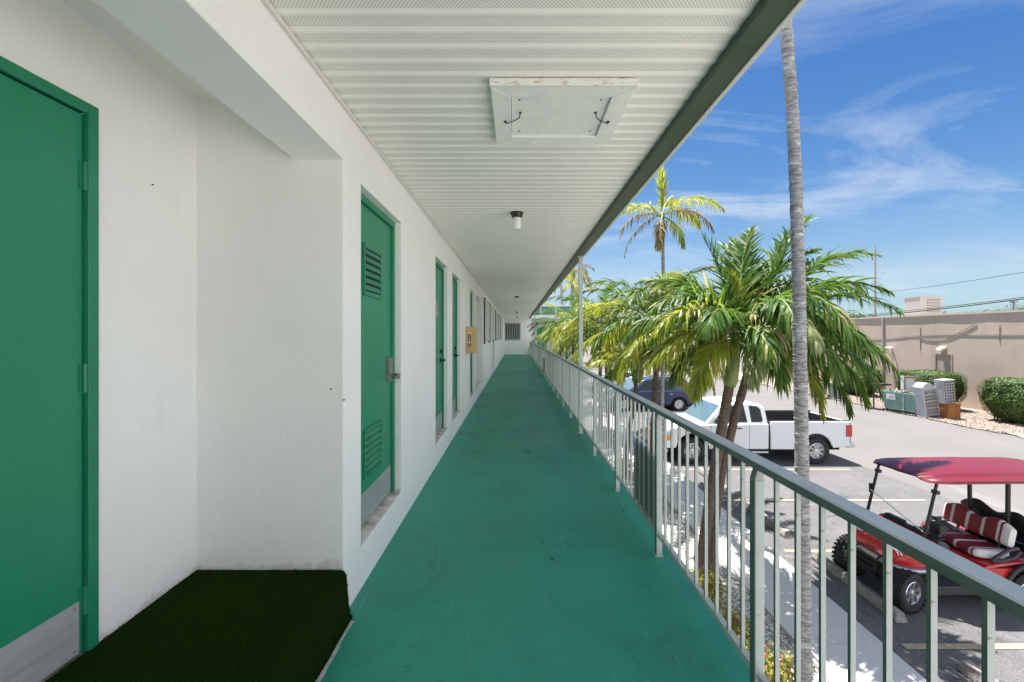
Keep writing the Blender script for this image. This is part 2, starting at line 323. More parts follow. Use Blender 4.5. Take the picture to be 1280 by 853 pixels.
def base_dirt(m):      # scuffed dirt line where the alcove plaster meets the turf
    t = m.node_tree; b = t.nodes['Principled BSDF']; inp = b.inputs['Base Color']; g = N(t, 'ShaderNodeNewGeometry'); s = N(t, 'ShaderNodeSeparateXYZ'); L(t, g.outputs['Position'], s.inputs[0])
    n = N(t, 'ShaderNodeTexNoise'); n.inputs['Scale'].default_value = 7; n.inputs['Detail'].default_value = 8; n.inputs['Roughness'].default_value = .7; L(t, g.outputs['Position'], n.inputs['Vector'])
    h = N(t, 'ShaderNodeMapRange'); L(t, M(t, 'ADD', s.outputs[2], M(t, 'MULTIPLY', M(t, 'SUBTRACT', n.outputs[0], .5), -.22)), h.inputs[0]); h.inputs[1].default_value = 2.80; h.inputs[2].default_value = 2.76
    f = M(t, 'MULTIPLY', M(t, 'MULTIPLY', h.outputs[0], M(t, 'LESS_THAN', s.outputs[0], -.955)), .55)
    x = N(t, 'ShaderNodeMix', data_type='RGBA'); L(t, f, x.inputs[0]); L(t, inp.links[0].from_socket, x.inputs[6]); x.inputs[7].default_value = (.46, .43, .38, 1); L(t, x.outputs[2], inp)
base_dirt(m_wall)
# ------------------------------------------------------------------ ground
def sheet(name, x0, x1, y0, y1, z, m, kind='structure', nx=1, ny=1, label=None):
    b = MB()
    for i in range(nx):
        for j in range(ny):
            xa = x0+(x1-x0)*i/nx; xb = x0+(x1-x0)*(i+1)/nx; ya = y0+(y1-y0)*j/ny; yb = y0+(y1-y0)*(j+1)/ny
            b.quad((xa, ya, z), (xb, ya, z), (xb, yb, z), (xa, yb, z))
    o = b.build(name, m, merge=True); tag(o, kind=kind); return o
sheet('ground', -600, 900, -300, 1600, 0, m_conc)
sheet('parking_lot', 4.69, 10.6, 1.9, 34, .004, m_asph)
sheet('bounce_apron', 4.69, 40, -60, 1.9, .004, mat('pale_bounce_ground', (.72, .68, .61), .9, col2=(.64, .60, .54), ns=2, bump=.5, bs=30))  # unseen pale sheet added behind the camera to bounce light onto the ceiling
b = MB(); b.box(3.59, 4.69, -12, 36, 0, .10)
o = b.build('sidewalk', m_walk, bevel=.012); tag(o, kind='structure')
b = MB(); b.box(-.95, 1.0, -12, 36, 0, .12); tag(b.build('lower_walkway', m_walk), kind='structure')
def lumpy(name, x0, x1, y0, y1, z, m, step, amp, edge=0):
    nx = max(2, int((x1-x0)/step)); ny = int((y1-y0)/step); b = MB()
    for j in range(ny+1):
        for i in range(nx+1):
            x = x0+(x1-x0)*i/nx; y = y0+(y1-y0)*j/ny
            if edge and i == 0: x += edge*noise.noise(Vector((0, y*.6, 3)))
            b.v.append(Vector((x, y, z+amp*noise.noise(Vector((x*2.2, y*2.2, 1)))+amp*.5*noise.noise(Vector((x*9, y*9, 5))))))
    for j in range(ny):
        for i in range(nx):
            a = j*(nx+1)+i; b.f.append((a, a+1, a+nx+2, a+nx+1)); b.m.append(0)
    o = b.build(name, m, smooth=True, fixn=False); return tag(o, kind='structure')
lumpy('gravel_strip', 1.0, 3.59, -6, 36, .05, m_gravel, .10, .02)
lumpy('gravel_verge', 19.6, 24.6, 14, 46, .035, m_gravel2, .22, .03, edge=.5)
# loose stones lying on the two gravel beds
def stones(name, n, fx, m, s0, s1, z0):
    b = MB()
    for _ in range(n):
        x, y = fx(); s = random.uniform(s0, s1); a = random.uniform(0, 6.3)
        vs = []
        for k in range(5):
            t = a+k*1.2566; r = s*random.uniform(.7, 1.1); vs.append((x+r*math.cos(t), y+r*math.sin(t)*.8, z0+s*.1))
        vs.append((x+s*random.uniform(-.2, .2), y+s*random.uniform(-.2, .2), z0+s*random.uniform(.7, 1.0)))
        b.add(vs, [(k, (k+1) % 5, 5) for k in range(5)])
    o = b.build(name, m, fixn=False); return tag(o, kind='stuff')
def stonemat(name, ca, cb):
    m = mat(name, ca, .85); t = m.node_tree; g = N(t, 'ShaderNodeNewGeometry'); x = N(t, 'ShaderNodeMix', data_type='RGBA')
    L(t, g.outputs['Random Per Island'], x.inputs[0]); x.inputs[6].default_value = (*ca, 1); x.inputs[7].default_value = (*cb, 1)
    L(t, x.outputs[2], t.nodes['Principled BSDF'].inputs['Base Color']); return m
tag(stones('loose_gravel', 15000, lambda: (random.uniform(1.9, 3.6), 3.2+12*random.random()**1.7), stonemat('white_stones', (.26, .25, .23), (.74, .72, .69)), .012, .03, .055), 'small white and grey stones covering the strip between the slab and the sidewalk', 'gravel')
tag(stones('loose_tan_gravel', 9000, lambda: (random.uniform(19.5, 23.8), random.uniform(17.5, 33)), stonemat('tan_stones', (.2, .15, .115), (.44, .37, .31)), .025, .06, .05), 'tan stones strewn along the verge below the beige wall', 'gravel')
# painted bay lines
b = MB(); ly = [3.14, 5.59, 8.05, 10.52, 12.90, 15.35, 17.8, 20.3, 22.75, 25.2, 27.6]
for y in ly:
    k = 14
    for i in range(k):
        xa = 5.0+i*4.95/k; xb = 5.0+(i+1)*4.95/k; b.quad((xa, y-.05, .012), (xb, y-.05, .012), (xb, y+.05, .012), (xa, y+.05, .012))
tag(b.build('parking_line_markings', m_line, merge=True), kind='structure')
# wheel stops
def wheel_stop(y0, y1, x, label):
    root_o = (x, (y0+y1)/2, 0)
    b = MB(root_o); h = .13
    pr = [(-.085, 0), (-.085, .05), (-.05, h), (.05, h), (.085, .05), (.085, 0)]
    ns = 10; rings = []
    for i in range(ns+1):
        y = y0+(y1-y0)*i/ns; e = 0.16 if i in (0, ns) else 0
        rings.append([(x+a*(1)+random.uniform(-.004, .004), y+(0 if z < .01 else (.03 if i == 0 else (-.03 if i == ns else 0))), .01+z+random.uniform(-.004, .004)*(z > 0)) for a, z in pr])
    b.loft(rings)
    return tag(b.build('wheel_stop', m_stop, bevel=.008), label, 'wheel stop', 'concrete wheel stops at the heads of the parking bays')
wheel_stop(6.04, 7.80, 5.39, 'concrete wheel stop against the front tyres of the red golf cart')
wheel_stop(8.55, 10.30, 5.38, 'weathered concrete wheel stop in the empty bay between cart and pickup')
wheel_stop(3.45, 5.22, 5.39, 'concrete wheel stop in the nearest bay, cut by the bottom of the photo')
wheel_stop(11.0, 12.7, 5.38, 'concrete wheel stop behind the palm trunks, second empty bay before the pickup')

# ------------------------------------------------------------------ motel
XW = -.949; XB = -1.756; ZC = EYE+1.256
motel = empty('motel_building', (0, 14, 0), 'white two storey motel with green doors along its open upper walkway', 'building')
MO = (0, 14, 0)
def wallgrid(b, plane, u0, u1, z0, z1, holes, depth, axis='x', sgn=-1, mi=0, mj=0):
    """wall face with openings; reveals go 'depth' behind the face (direction sgn along the plane axis)"""
    us = sorted({u0, u1, *[h[0] for h in holes], *[h[1] for h in holes]}); zs = sorted({z0, z1, *[h[2] for h in holes], *[h[3] for h in holes]})
    us = [u for u in us if u0 <= u <= u1]; zs = [z for z in zs if z0 <= z <= z1]
    P = (lambda p, u, z: (p, u, z)) if axis == 'x' else (lambda p, u, z: (u, p, z))
    def hole(u, z): return any(h[0] < u < h[1] and h[2] < z < h[3] for h in holes)
    for i in range(len(us)-1):
        for j in range(len(zs)-1):
            if hole((us[i]+us[i+1])/2, (zs[j]+zs[j+1])/2): continue
            b.quad(P(plane, us[i], zs[j]), P(plane, us[i+1], zs[j]), P(plane, us[i+1], zs[j+1]), P(plane, us[i], zs[j+1]), mi)
    for h in holes:
        if h[1] <= u0 or h[0] >= u1: continue
        p2 = plane+sgn*(h[4] if len(h) > 4 else depth)
        us2 = [u for u in us if h[0] <= u <= h[1]]; zs2 = [z for z in zs if h[2] <= z <= h[3]]
        for i in range(len(us2)-1):
            for zz_ in (h[2], h[3]):
                b.quad(P(plane, us2[i], zz_), P(plane, us2[i+1], zz_), P(p2, us2[i+1], zz_), P(p2, us2[i], zz_), mj)
        for i in range(len(zs2)-1):
            for uu in (h[0], h[1]):
                b.quad(P(plane, uu, zs2[i]), P(plane, uu, zs2[i+1]), P(p2, uu, zs2[i+1]), P(p2, uu, zs2[i]), mj)
ZF = FL+.247; ZT = FL+2.467; ZH = EYE+.958
doors = [(2.635, 3.56), (5.05, 5.95), (6.37, 7.27), (8.78, 9.68), (17.2, 18.05), (27.8, 28.9)]
holes = [(-1.2, 2.37, ZF, ZH, .27)] + [(a, c, ZF, ZT, .16) for a, c in doors] + [(9.95, 12.0, ZF, ZT, .27)]
b = MB(MO); wallgrid(b, XW, -4, 33, FL-.12, ZC+.12, holes, .16)
b.build('wall', m_wall, motel, merge=True, bevel=.006, seg=2)
# alcoves behind the openings
for (a, c, zt) in ((-1.2, 2.37, EYE+1.286), (9.95, 12.0, EYE+1.286)):
    b = MB(MO); x1 = XW-.27; hz = ZH if a < 0 else ZT
    hol = [(.83, 1.762, ZF-.01, ZF+2.20)] if a < 0 else []
    wallgrid(b, XB, a, c, ZF-.01, zt, hol, .12)
    b.quad((XB, c, ZF-.01), (x1, c, ZF-.01), (x1, c, zt), (XB, c, zt)); b.quad((XB, a, ZF-.01), (x1, a, ZF-.01), (x1, a, zt), (XB, a, zt))
    b.quad((x1, a, hz), (x1, c, hz), (x1, c, zt), (x1, a, zt)); b.quad((XB, a, zt), (x1, a, zt), (x1, c, zt), (XB, c, zt))
    b.build('alcove_wall', m_wall, motel, merge=True, bevel=.006)
    b = MB(MO); b.box(XB-.1, XW-.012, a, c, FL-.1, ZF-.002); b.build('alcove_floor', m_floor if a > 0 else m_sill, motel)
for (y_, z_) in ((2.08, EYE+.72), (2.365, EYE-.30), (2.365, EYE-.36)):
    q = MB(MO)
    if y_ < 2.2: q.lathe([(.004, -.001), (.003, .006)], (XB+.001, y_, z_), 'x', 8)
    else: q.lathe([(.005, .001), (.003, -.008)], (-1.02-(z_-EYE+.3)*1.2, 2.370, z_), 'y', 8)
    q.build('nail', m_rust, motel)
# grimy sills
for a, c in doors:
    b = MB(MO); b.add([(XW-.012, a+.004, ZF+.006), (XW-.012, c-.004, ZF+.006), (XW-.16, c-.004, ZF+.024), (XW-.16, a+.004, ZF+.024), (XW-.012, a+.004, ZF-.02), (XW-.012, c-.004, ZF-.02)],
                      [(0,1,2,3), (0,4,5,1)]); b.build('sill', m_sill, motel)
# walkway slab, roof, lower storey
b = MB(MO)
n = 60
for i in range(n):
    ya = -4+37*i/n; yb = -4+37*(i+1)/n
    b.quad((XW, ya, FL), (1.084, ya, FL), (1.084, yb, FL), (XW, yb, FL), 0)
b.quad((1.084, -4, FL), (1.084, 33, FL), (1.084, 33, FL-.17), (1.084, -4, FL-.17), 1); b.quad((XW, -4, FL-.17), (1.084, -4, FL-.17), (1.084, 33, FL-.17), (XW, 33, FL-.17), 1)
b.quad((XW, -4, FL), (1.084, -4, FL), (1.084, -4, FL-.17), (XW, -4, FL-.17), 1)
b.build('walkway_floor', [m_floor, m_edge], motel, merge=True)
b = MB(MO)     # soffit: cross-running 0.1 m ribs
def soffit_mat():
    m = mat('perforated_soffit', (.89, .87, .81), .5, col2=(.86, .84, .78), ns=2.2, lo=.3, hi=.7); t = m.node_tree; bs = t.nodes['Principled BSDF']
    src = bs.inputs['Base Color'].links[0].from_socket
    g = N(t, 'ShaderNodeNewGeometry'); s = N(t, 'ShaderNodeSeparateXYZ'); L(t, g.outputs['Position'], s.inputs[0])
    fy = M(t, 'FRACT', M(t, 'MULTIPLY', M(t, 'ADD', s.outputs[1], 10.0), 10.0))
    band = M(t, 'MULTIPLY', M(t, 'GREATER_THAN', fy, .17), M(t, 'LESS_THAN', fy, .70))
    v = M(t, 'MULTIPLY', s.outputs[1], 1/.0088); row = M(t, 'FLOOR', v)
    u = M(t, 'ADD', M(t, 'MULTIPLY', s.outputs[0], 1/.0150), M(t, 'MULTIPLY', M(t, 'MODULO', M(t, 'ADD', row, 1000.0), 2.0), .5))
    du = M(t, 'ABSOLUTE', M(t, 'SUBTRACT', M(t, 'FRACT', M(t, 'ADD', u, 500.0)), .5)); dv = M(t, 'ABSOLUTE', M(t, 'SUBTRACT', M(t, 'FRACT', M(t, 'ADD', v, 1000.0)), .5))
    hole = M(t, 'MULTIPLY', M(t, 'MULTIPLY', M(t, 'LESS_THAN', du, .26), M(t, 'LESS_THAN', dv, .24)), band)
    x = N(t, 'ShaderNodeMix', data_type='RGBA'); L(t, hole, x.inputs[0]); L(t, src, x.inputs[6]); x.inputs[7].default_value = (.46, .44, .39, 1)
    L(t, x.outputs[2], bs.inputs['Base Color']); return m
m_soffit = soffit_mat()
prof = [(0.0, 0), (.020, .0045), (.070, .0045), (.090, 0)]     # (offset, height up) recessed perforated strip, lower smooth rib
rows = []
y = -4.0
while y < 33.0-1e-6:
    for dy, dz in prof:
        if y+dy <= 33: rows.append((y+dy, ZC+dz))
    y += .1
rows.append((33.0, ZC))
xs = [XW-.001, -.3, .4, .945]
for i, (yy, zz2) in enumerate(rows):
    for xx in xs: b.v.append(Vector((xx, yy, zz2)))
for i in range(len(rows)-1):
    for k in range(3):
        a = i*4+k; b.f.append((a, a+1, a+5, a+4)); b.m.append(0)
b.build('soffit', m_soffit, motel, fixn=False)
b = MB(MO); b.box(XW-.001+.002, XW+.016, -4, 32.99, ZC-.022, ZC-.001); b.build('soffit_trim', mat('soffit_trim_paint', (.66, .65, .62), .6), motel)
b = MB(MO); b.box(.918, 1.03, -4, 33, ZC-.038, ZC+.17, 0); b.box(1.0305, 1.055, -4, 33, ZC-.046, ZC+.20, 1)
b.build('roof_beam', [m_fascia, m_fasciaw], motel, bevel=.003)
b = MB(MO); b.box(-9, 1.10, -4.1, 33.4, ZC+.205, ZC+.30); b.build('roof', mat('roof_membrane', (.5, .5, .49), .9), motel)
b = MB(MO)
b.quad((XW, -4, .12), (XW, 33, .12), (XW, 33, FL-.12), (XW, -4, FL-.12))
b.quad((-9, -4, 0), (XW, -4, 0), (XW, -4, FL-.12), (-9, -4, FL-.12)); b.quad((-9, -4, 0), (-9, 33, 0), (-9, 33, ZC+.2), (-9, -4, ZC+.2))
b.quad((-9, -4, FL-.12), (XB-.2, -4, FL-.12), (XB-.2, -4, ZC+.2), (-9, -4, ZC+.2)); b.quad((XB-.2, -4, FL-.12), (XW, -4, FL-.12), (XW, -4, ZC+.2), (XB-.2, -4, ZC+.2))
b.build('outer_wall', m_wall, motel, merge=True)
b = MB(MO)     # wall closing the far end of the walkway
wallgrid(b, 33.0, -9, 1.10, 0, ZC+.205, [(-.90, .27, EYE-.40, EYE+.80, .12)], .12, axis='y', sgn=1); b.quad((1.10, 33, 0), (1.10, 35, 0), (1.10, 35, ZC+.2), (1.10, 33, ZC+.2))
b.build('end_wall', m_wall, motel, merge=True)
b = MB(MO); b.box(-.90, .27, 33.06, 33.08, EYE-.40, EYE+.80, 1)
fr = b.build('barred_window', [m_wall, m_dark], motel)
for i in range(9):
    q = MB(MO); x = -.86+i*.136; q.box(x-.028, x+.028, 32.99, 33.03, EYE-.42, EYE+.82); q.build('window_bar', m_railw, fr)
for z_ in (EYE-.47, EYE+.82): q = MB(MO); q.box(-.94, .31, 32.975, 32.989, z_, z_+.045); q.build('window_rail', m_railw, fr)
# columns from the walkway to the beam
def column(y):
    q = MB(MO); q.box(.968, 1.028, y-.03, y+.03, FL+.012, ZC-.04); q.box(.955, 1.04, y-.04, y+.04, FL+.001, FL+.012); q.box(.945, 1.035, y-.05, y+.05, ZC-.05, ZC-.038)
    q.build('roof_column', m_railw, motel, bevel=.004)
column(6.752); column(23.9)

def lever(par, x, y, z, m, keypad=False):
    q = MB(MO)
    if keypad:
        q.box(x, x+.035, y-.035, y+.035, z-.07, z+.12); q.lathe([(.022, 0), (.022, .06), (.012, .065)], (x+.035, y, z-.03), 'x', 16)
        q.tube([(x+.088, y+.005, z-.03), (x+.092, y-.05, z-.032), (x+.088, y-.11, z-.04)], [.011, .010, .008], 8)
        for i in range(2):
            for j in range(5): q.box(x+.035, x+.041, y-.018+i*.022, y-.004+i*.022, z+.02+j*.016, z+.031+j*.016)
    else:
        q.lathe([(.032, 0), (.032, .012), (.014, .016), (.014, .055), (.018, .06)], (x, y, z), 'x', 16)
        q.tube([(x+.058, y+.01, z), (x+.062, y-.05, z), (x+.056, y-.11, z-.004)], [.012, .010, .008], 8)
        d = MB(MO); d.lathe([(.026, 0), (.026, .02), (.02, .03)], (x, y, z+.12), 'x', 16); d.build('deadbolt', m, par, smooth='auto')
    return q.build('door_lock' if keypad else 'door_handle', m, par, bevel=.004)
def door(y0, y1, z0, z1, xf, louvers=(), plate=True, lock=None, lockm=None, sign=None, closer=False, hinges='near', flush=False):
    """steel door whose frame face stands at x = xf"""
    fw = .045; xl = xf-.022
    leafb = MB(MO); leafb.box(xl-.044, xl, y0+fw+.004, y1-fw-.004, z0+.012, z1-fw-.004)
    leaf = leafb.build('door', m_door, motel, bevel=.002)
    f = MB(MO)
    f.box(xf-.10, xf, y0, y0+fw, z0, z1); f.box(xf-.10, xf, y1-fw, y1, z0, z1); f.box(xf-.10, xf-.0005, y0+fw, y1-fw, z1-fw, z1)
    f.box(xf-.10, xl-.046, y0+fw, y0+fw+.014, z0, z1-fw); f.box(xf-.10, xl-.046, y1-fw-.014, y1-fw, z0, z1-fw)
    f.build('door_frame', m_door2, leaf, bevel=.004)
    q = MB(MO); q.box(xl-.07, xl-.05, y0+.005, y1-.005, z0, z1-.01); q.build('dark_gap', m_dark, leaf)
    for (ya, yb, za, zb) in louvers:
        q = MB(MO); x = xl+.001
        q.box(x, x+.010, ya, ya+.028, za, zb, 0); q.box(x, x+.010, yb-.028, yb, za, zb, 0)
        q.box(x, x+.0096, ya+.028, yb-.028, za, za+.028, 0); q.box(x, x+.0096, ya+.028, yb-.028, zb-.028, zb, 0)
        q.box(x, x+.0015, ya+.028, yb-.028, za+.028, zb-.028, 1)
        k = max(4, int((zb-za)/.052))
        for i in range(k):
            zc = za+.036+(zb-za-.06)*(i+.1)/k; st = (zb-za-.06)/k
            q.add([(x+.014, ya+.028, zc), (x+.014, yb-.028, zc), (x+.002, yb-.028, zc+st*.62), (x+.002, ya+.028, zc+st*.62),
                   (x+.011, ya+.028, zc-.004), (x+.011, yb-.028, zc-.004)], [(0,1,2,3), (0,4,5,1)], 0)
        for sy in (ya+.014, yb-.014):
            for sz in (za+.014, zb-.014): q.lathe([(.004, 0), (.003, .002)], (x+.010, sy, sz), 'x', 8, 1)
        q.build('louver_vent', [m_door2, m_dark], leaf)
    if plate:
        q = MB(MO); q.box(xl+.001, xl+.003, y0+fw+.012, y1-fw-.02, z0+.016, z0+.225, 0)
        for sy in (y0+fw+.03, (y0+y1)/2, y1-fw-.038):
            for sz in (z0+.035, z0+.205): q.lathe([(.0055, 0), (.004, .002)], (xl+.003, sy, sz), 'x', 8, 1)
        q.build('kick_plate', [m_plate if not flush else m_steel, m_metal], leaf)
    hy = y1-fw if hinges == 'far' else y0+fw
    for hz in (z0+.22, (z0+z1)/2, z1-.30):
        q = MB(MO); q.lathe([(.0085, -.055), (.0085, .055)], (xl+.008, hy-.001, hz), 'z', 12)
        for t_ in (-.058, -.019, .018, .055): q.lathe([(.0095, t_), (.0095, t_+.003)], (xl+.008, hy-.001, hz), 'z', 12)
        q.box(xl-.002, xl+.004, hy-.020, hy+.012, hz-.055, hz+.055); q.build('hinge', m_door2, leaf)
    if lock: lever(leaf, xl, y1-fw-.10 if hinges == 'near' else y0+fw+.07, FL+1.25 if lock == 'keypad' else FL+1.20, lockm, lock == 'keypad')
    if sign:
        ya, yb, za, zb, mm = sign
        q = MB(MO); q.box(xl+.001, xl+.006, ya, yb, za, zb); q.build('door_sign', mm, leaf)
    return leaf
m_sign1 = mat('faded_notice', (.36, .25, .26), .6, col2=(.55, .50, .50), ns=60, lo=.5, hi=.6)
# the alcove door, hinges on its far side
door(.805, 1.803, ZF+.004, EYE+.942, XB+.014, plate=True, hinges='far', flush=True)
XD = XW-.052
door(2.64, 3.555, ZF+.022, ZT-.004, XD, louvers=[(2.865, 3.245, EYE+.262, EYE+.612), (2.865, 3.245, EYE-.972, EYE-.640)], lock='keypad', lockm=m_metal)
door(5.055, 5.945, ZF+.022, ZT-.004, XD, lock='lever', lockm=m_blackm, sign=(5.40, 5.56, EYE+.23, EYE+.42, m_sign1))
door(6.375, 7.265, ZF+.022, ZT-.004, XD, lock='lever', lockm=m_blackm, sign=(6.78, 6.86, EYE+.24, EYE+.38, m_black))
door(8.785, 9.675, ZF+.022, ZT-.004, XD, lock='lever', lockm=m_blackm, plate=False)
door(17.205, 18.045, ZF+.022, ZT-.004, XD, lock='lever', lockm=m_blackm, plate=False)
door(27.805, 28.895, ZF+.022, ZT-.004, XD, plate=False)
# accordion storm shutters over the windows
m_shut = mat('shutter_paint', (.60, .62, .60), .55, col2=(.52, .54, .52), ns=6)
def shutter(ya, yb):
    za, zb = EYE-.19, EYE+.96
    q = MB(MO); x = XW+.004; q.box(x, x+.055, ya-.03, yb+.03, zb, zb+.035, 0); q.box(x, x+.055, ya-.03, yb+.03, za-.035, za, 0)
    w_ = q.build('window_shutter', [m_shut], motel, bevel=.003)
    nn = 10; q = MB(MO)
    pts = [(x+(.008 if i % 2 else .045), ya+(yb-ya)*i/nn) for i in range(nn+1)]
    for i in range(nn):
        (a0, b0), (a1, b1) = pts[i], pts[i+1]
        q.quad((a0, b0, za), (a1, b1, za), (a1, b1, zb), (a0, b0, zb))
    q.build('folding_slats', m_shut, w_, fixn=False)
    for yy in (ya+.02, yb-.02):
        for zz_ in (za-.06, zb+.055):
            q = MB(MO); q.box(x, x+.05, yy-.06, yy+.06, zz_-.02, zz_+.02); q.build('bracket', m_blackm, w_)
    return w_
shutter(12.35, 14.3); shutter(14.75, 16.7); shutter(18.9, 20.9); shutter(21.4, 23.5); shutter(24.3, 26.8)
# threshold step of dark joint at the foot of the wall
# ------------------------------------------------------------------ railing
RO = (1.0, 15, FL)
rail = empty('balcony_railing', RO, 'long pale metal railing with square posts and thin pickets along the walkway edge', 'railing')
Y0 = 1.784; DY = 1.242
b = MB(RO)
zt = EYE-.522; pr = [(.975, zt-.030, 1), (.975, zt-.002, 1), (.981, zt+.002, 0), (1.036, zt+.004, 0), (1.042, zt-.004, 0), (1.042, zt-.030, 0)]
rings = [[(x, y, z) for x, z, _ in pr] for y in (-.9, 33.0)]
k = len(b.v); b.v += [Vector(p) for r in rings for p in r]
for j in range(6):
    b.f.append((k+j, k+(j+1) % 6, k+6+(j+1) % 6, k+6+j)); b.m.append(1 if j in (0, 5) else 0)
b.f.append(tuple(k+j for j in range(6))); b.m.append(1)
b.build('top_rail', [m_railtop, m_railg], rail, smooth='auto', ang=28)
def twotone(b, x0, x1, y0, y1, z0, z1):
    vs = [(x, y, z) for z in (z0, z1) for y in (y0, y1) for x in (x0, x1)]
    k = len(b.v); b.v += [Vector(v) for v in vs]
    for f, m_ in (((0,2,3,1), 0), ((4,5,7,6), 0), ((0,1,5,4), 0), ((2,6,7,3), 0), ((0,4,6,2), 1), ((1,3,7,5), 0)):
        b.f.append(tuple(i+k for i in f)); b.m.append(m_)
zb_ = EYE-1.39
b = MB(RO); b.box(.985, 1.015, -.9, 33, zb_-.004, zb_, 0); b.box(.985, .989, -.9, 33, zb_-.026, zb_-.0041, 0); b.box(1.011, 1.015, -.9, 33, zb_-.026, zb_-.0041, 0)
b.build('bottom_rail', m_railw, rail)
posts = []; proto = None
ks = [k for k in range(-2, 26) if abs(Y0+DY*k-6.752) > .1 and abs(Y0+DY*k-23.9) > .3]
for k in ks:
    y = Y0+DY*k
    if proto is None:
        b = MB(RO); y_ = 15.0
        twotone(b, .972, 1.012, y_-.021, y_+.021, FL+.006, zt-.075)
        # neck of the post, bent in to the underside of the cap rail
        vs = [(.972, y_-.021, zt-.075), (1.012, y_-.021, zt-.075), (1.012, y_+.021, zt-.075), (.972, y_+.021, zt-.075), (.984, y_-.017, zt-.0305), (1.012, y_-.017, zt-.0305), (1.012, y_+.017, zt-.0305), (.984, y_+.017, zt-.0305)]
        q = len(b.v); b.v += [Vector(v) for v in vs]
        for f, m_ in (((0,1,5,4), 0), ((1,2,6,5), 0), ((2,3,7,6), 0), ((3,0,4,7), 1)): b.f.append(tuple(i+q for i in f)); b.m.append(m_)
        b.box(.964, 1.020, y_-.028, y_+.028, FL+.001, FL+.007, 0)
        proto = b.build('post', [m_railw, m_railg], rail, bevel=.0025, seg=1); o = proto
    else: o = proto.copy(); C.objects.link(o)
    o.location = (0, y-15, 0)
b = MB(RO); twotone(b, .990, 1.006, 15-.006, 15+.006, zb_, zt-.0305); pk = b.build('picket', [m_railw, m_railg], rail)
first = True; py_ = []
for k in range(-2, 25):
    for i in range(1, 10): py_.append(Y0+DY*(k+i/10))
py_ = [y for y in py_ if -.8 < y < 33]
seen = [y for y in py_ if y > .5][:96]
for y in seen:
    if first: o = pk; first = False
    else: o = pk.copy(); C.objects.link(o)
    o.location = (0, y-15, 0)
b = MB(RO)
for y in py_:
    if y in seen: continue
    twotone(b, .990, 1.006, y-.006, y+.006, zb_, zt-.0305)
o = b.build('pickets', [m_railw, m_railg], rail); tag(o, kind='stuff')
# ribbed green sheet wired to the outside of the pickets
m_ribg = mat('ribbed_panel_paint', (.105, .155, .135), .5, col2=(.13, .18, .16), ns=8)
def ribsheet(y0, y1, z0, z1, label):
    b = MB((1.02, y0, z0)); nn = int((y1-y0)/.045); x = 1.012
    pts = []
    for i in range(nn+1):
        y = y0+(y1-y0)*i/nn; pts.append((x+(.012 if i % 2 else 0), y))
    for i in range(nn):
        (a0, b0), (a1, b1) = pts[i], pts[i+1]
        b.quad((a0, b0, z0), (a1, b1, z0), (a1, b1, z1), (a0, b0, z1)); b.quad((a0+.003, b0, z0), (a1+.003, b1, z0), (a1+.003, b1, z1), (a0+.003, b0, z1))
    b.quad((pts[0][0], y0, z0), (pts[0][0]+.003, y0, z0), (pts[0][0]+.003, y0, z1), (pts[0][0], y0, z1))
    return tag(b.build('ribbed_panel', m_ribg, fixn=False), label, 'panel', 'green sheets fixed behind the pickets')
ribsheet(3.07, 3.70, FL+.14, EYE-.885, 'dark green ribbed sheet fixed behind the pickets beside the second post')
ribsheet(15.3, 16.2, FL+.16, EYE-.86, 'small dark green sheet fixed behind the far pickets')

# ------------------------------------------------------------------ things on the walkway
b = MB((-1.35, 1.0, ZF))      # turf mat draped over the alcove step
prof = [(XB+.004, ZF+.012), (-1.3, ZF+.013), (-1.1, ZF+.012), (-.975, ZF+.012), (-.945, ZF+.006), (-.930, ZF-.02), (-.924, ZF-.10), (-.918, ZF-.17), (-.908, FL+.022), (-.895, FL+.004)]
ny = 70
for j in range(ny+1):
    y = -1.19+3.555*j/ny
    for i, (x, z) in enumerate(prof):
        e = max(0, (i-4))/5
        b.v.append(Vector((x+e*(.016*noise.noise(Vector((0, y*2.4, 2)))+.005*noise.noise(Vector((0, y*15, 2)))), y, z+.003*noise.noise(Vector((x*6, y*6, 0))))))
nn = len(prof)
for j in range(ny):
    for i in range(nn-1): a = j*nn+i; b.f.append((a, a+1, a+nn+1, a+nn)); b.m.append(0)
turfv = [v.copy() for v in b.v]
tm = b.build('turf_mat', m_turf, smooth=True, fixn=False); tag(tm, 'dark green artificial turf laid in the doorway alcove and over its step', 'mat')
q = MB((-1.35, 1.0, ZF))
for _ in range(42000):
    j = random.randrange(22, ny); i = random.choice([0, 0, 1, 1, 2, 2, 3, 4, 5, 6, 7, 8]); a = turfv[j*nn+i]; d = turfv[j*nn+i+1]; e = turfv[(j+1)*nn+i]
    p = a+(d-a)*random.random()+(e-a)*random.random(); nrm = (d-a).cross(e-a).normalized()
    if nrm.z < 0: nrm = -nrm
    t = Vector((random.uniform(-1, 1), random.uniform(-1, 1), 0)).normalized()*.0018
    tip = p+nrm*random.uniform(.006, .012)+Vector((random.uniform(-.005, .005), random.uniform(-.005, .005), 0))
    k = len(q.v); q.v += [p-t, p+t, tip]; q.f.append((k, k+1, k+2)); q.m.append(0)
o = q.build('turf_pile', m_turfb, fixn=False); o.parent = tm; o.location = (0, 0, 0); tag(o, kind='stuff')
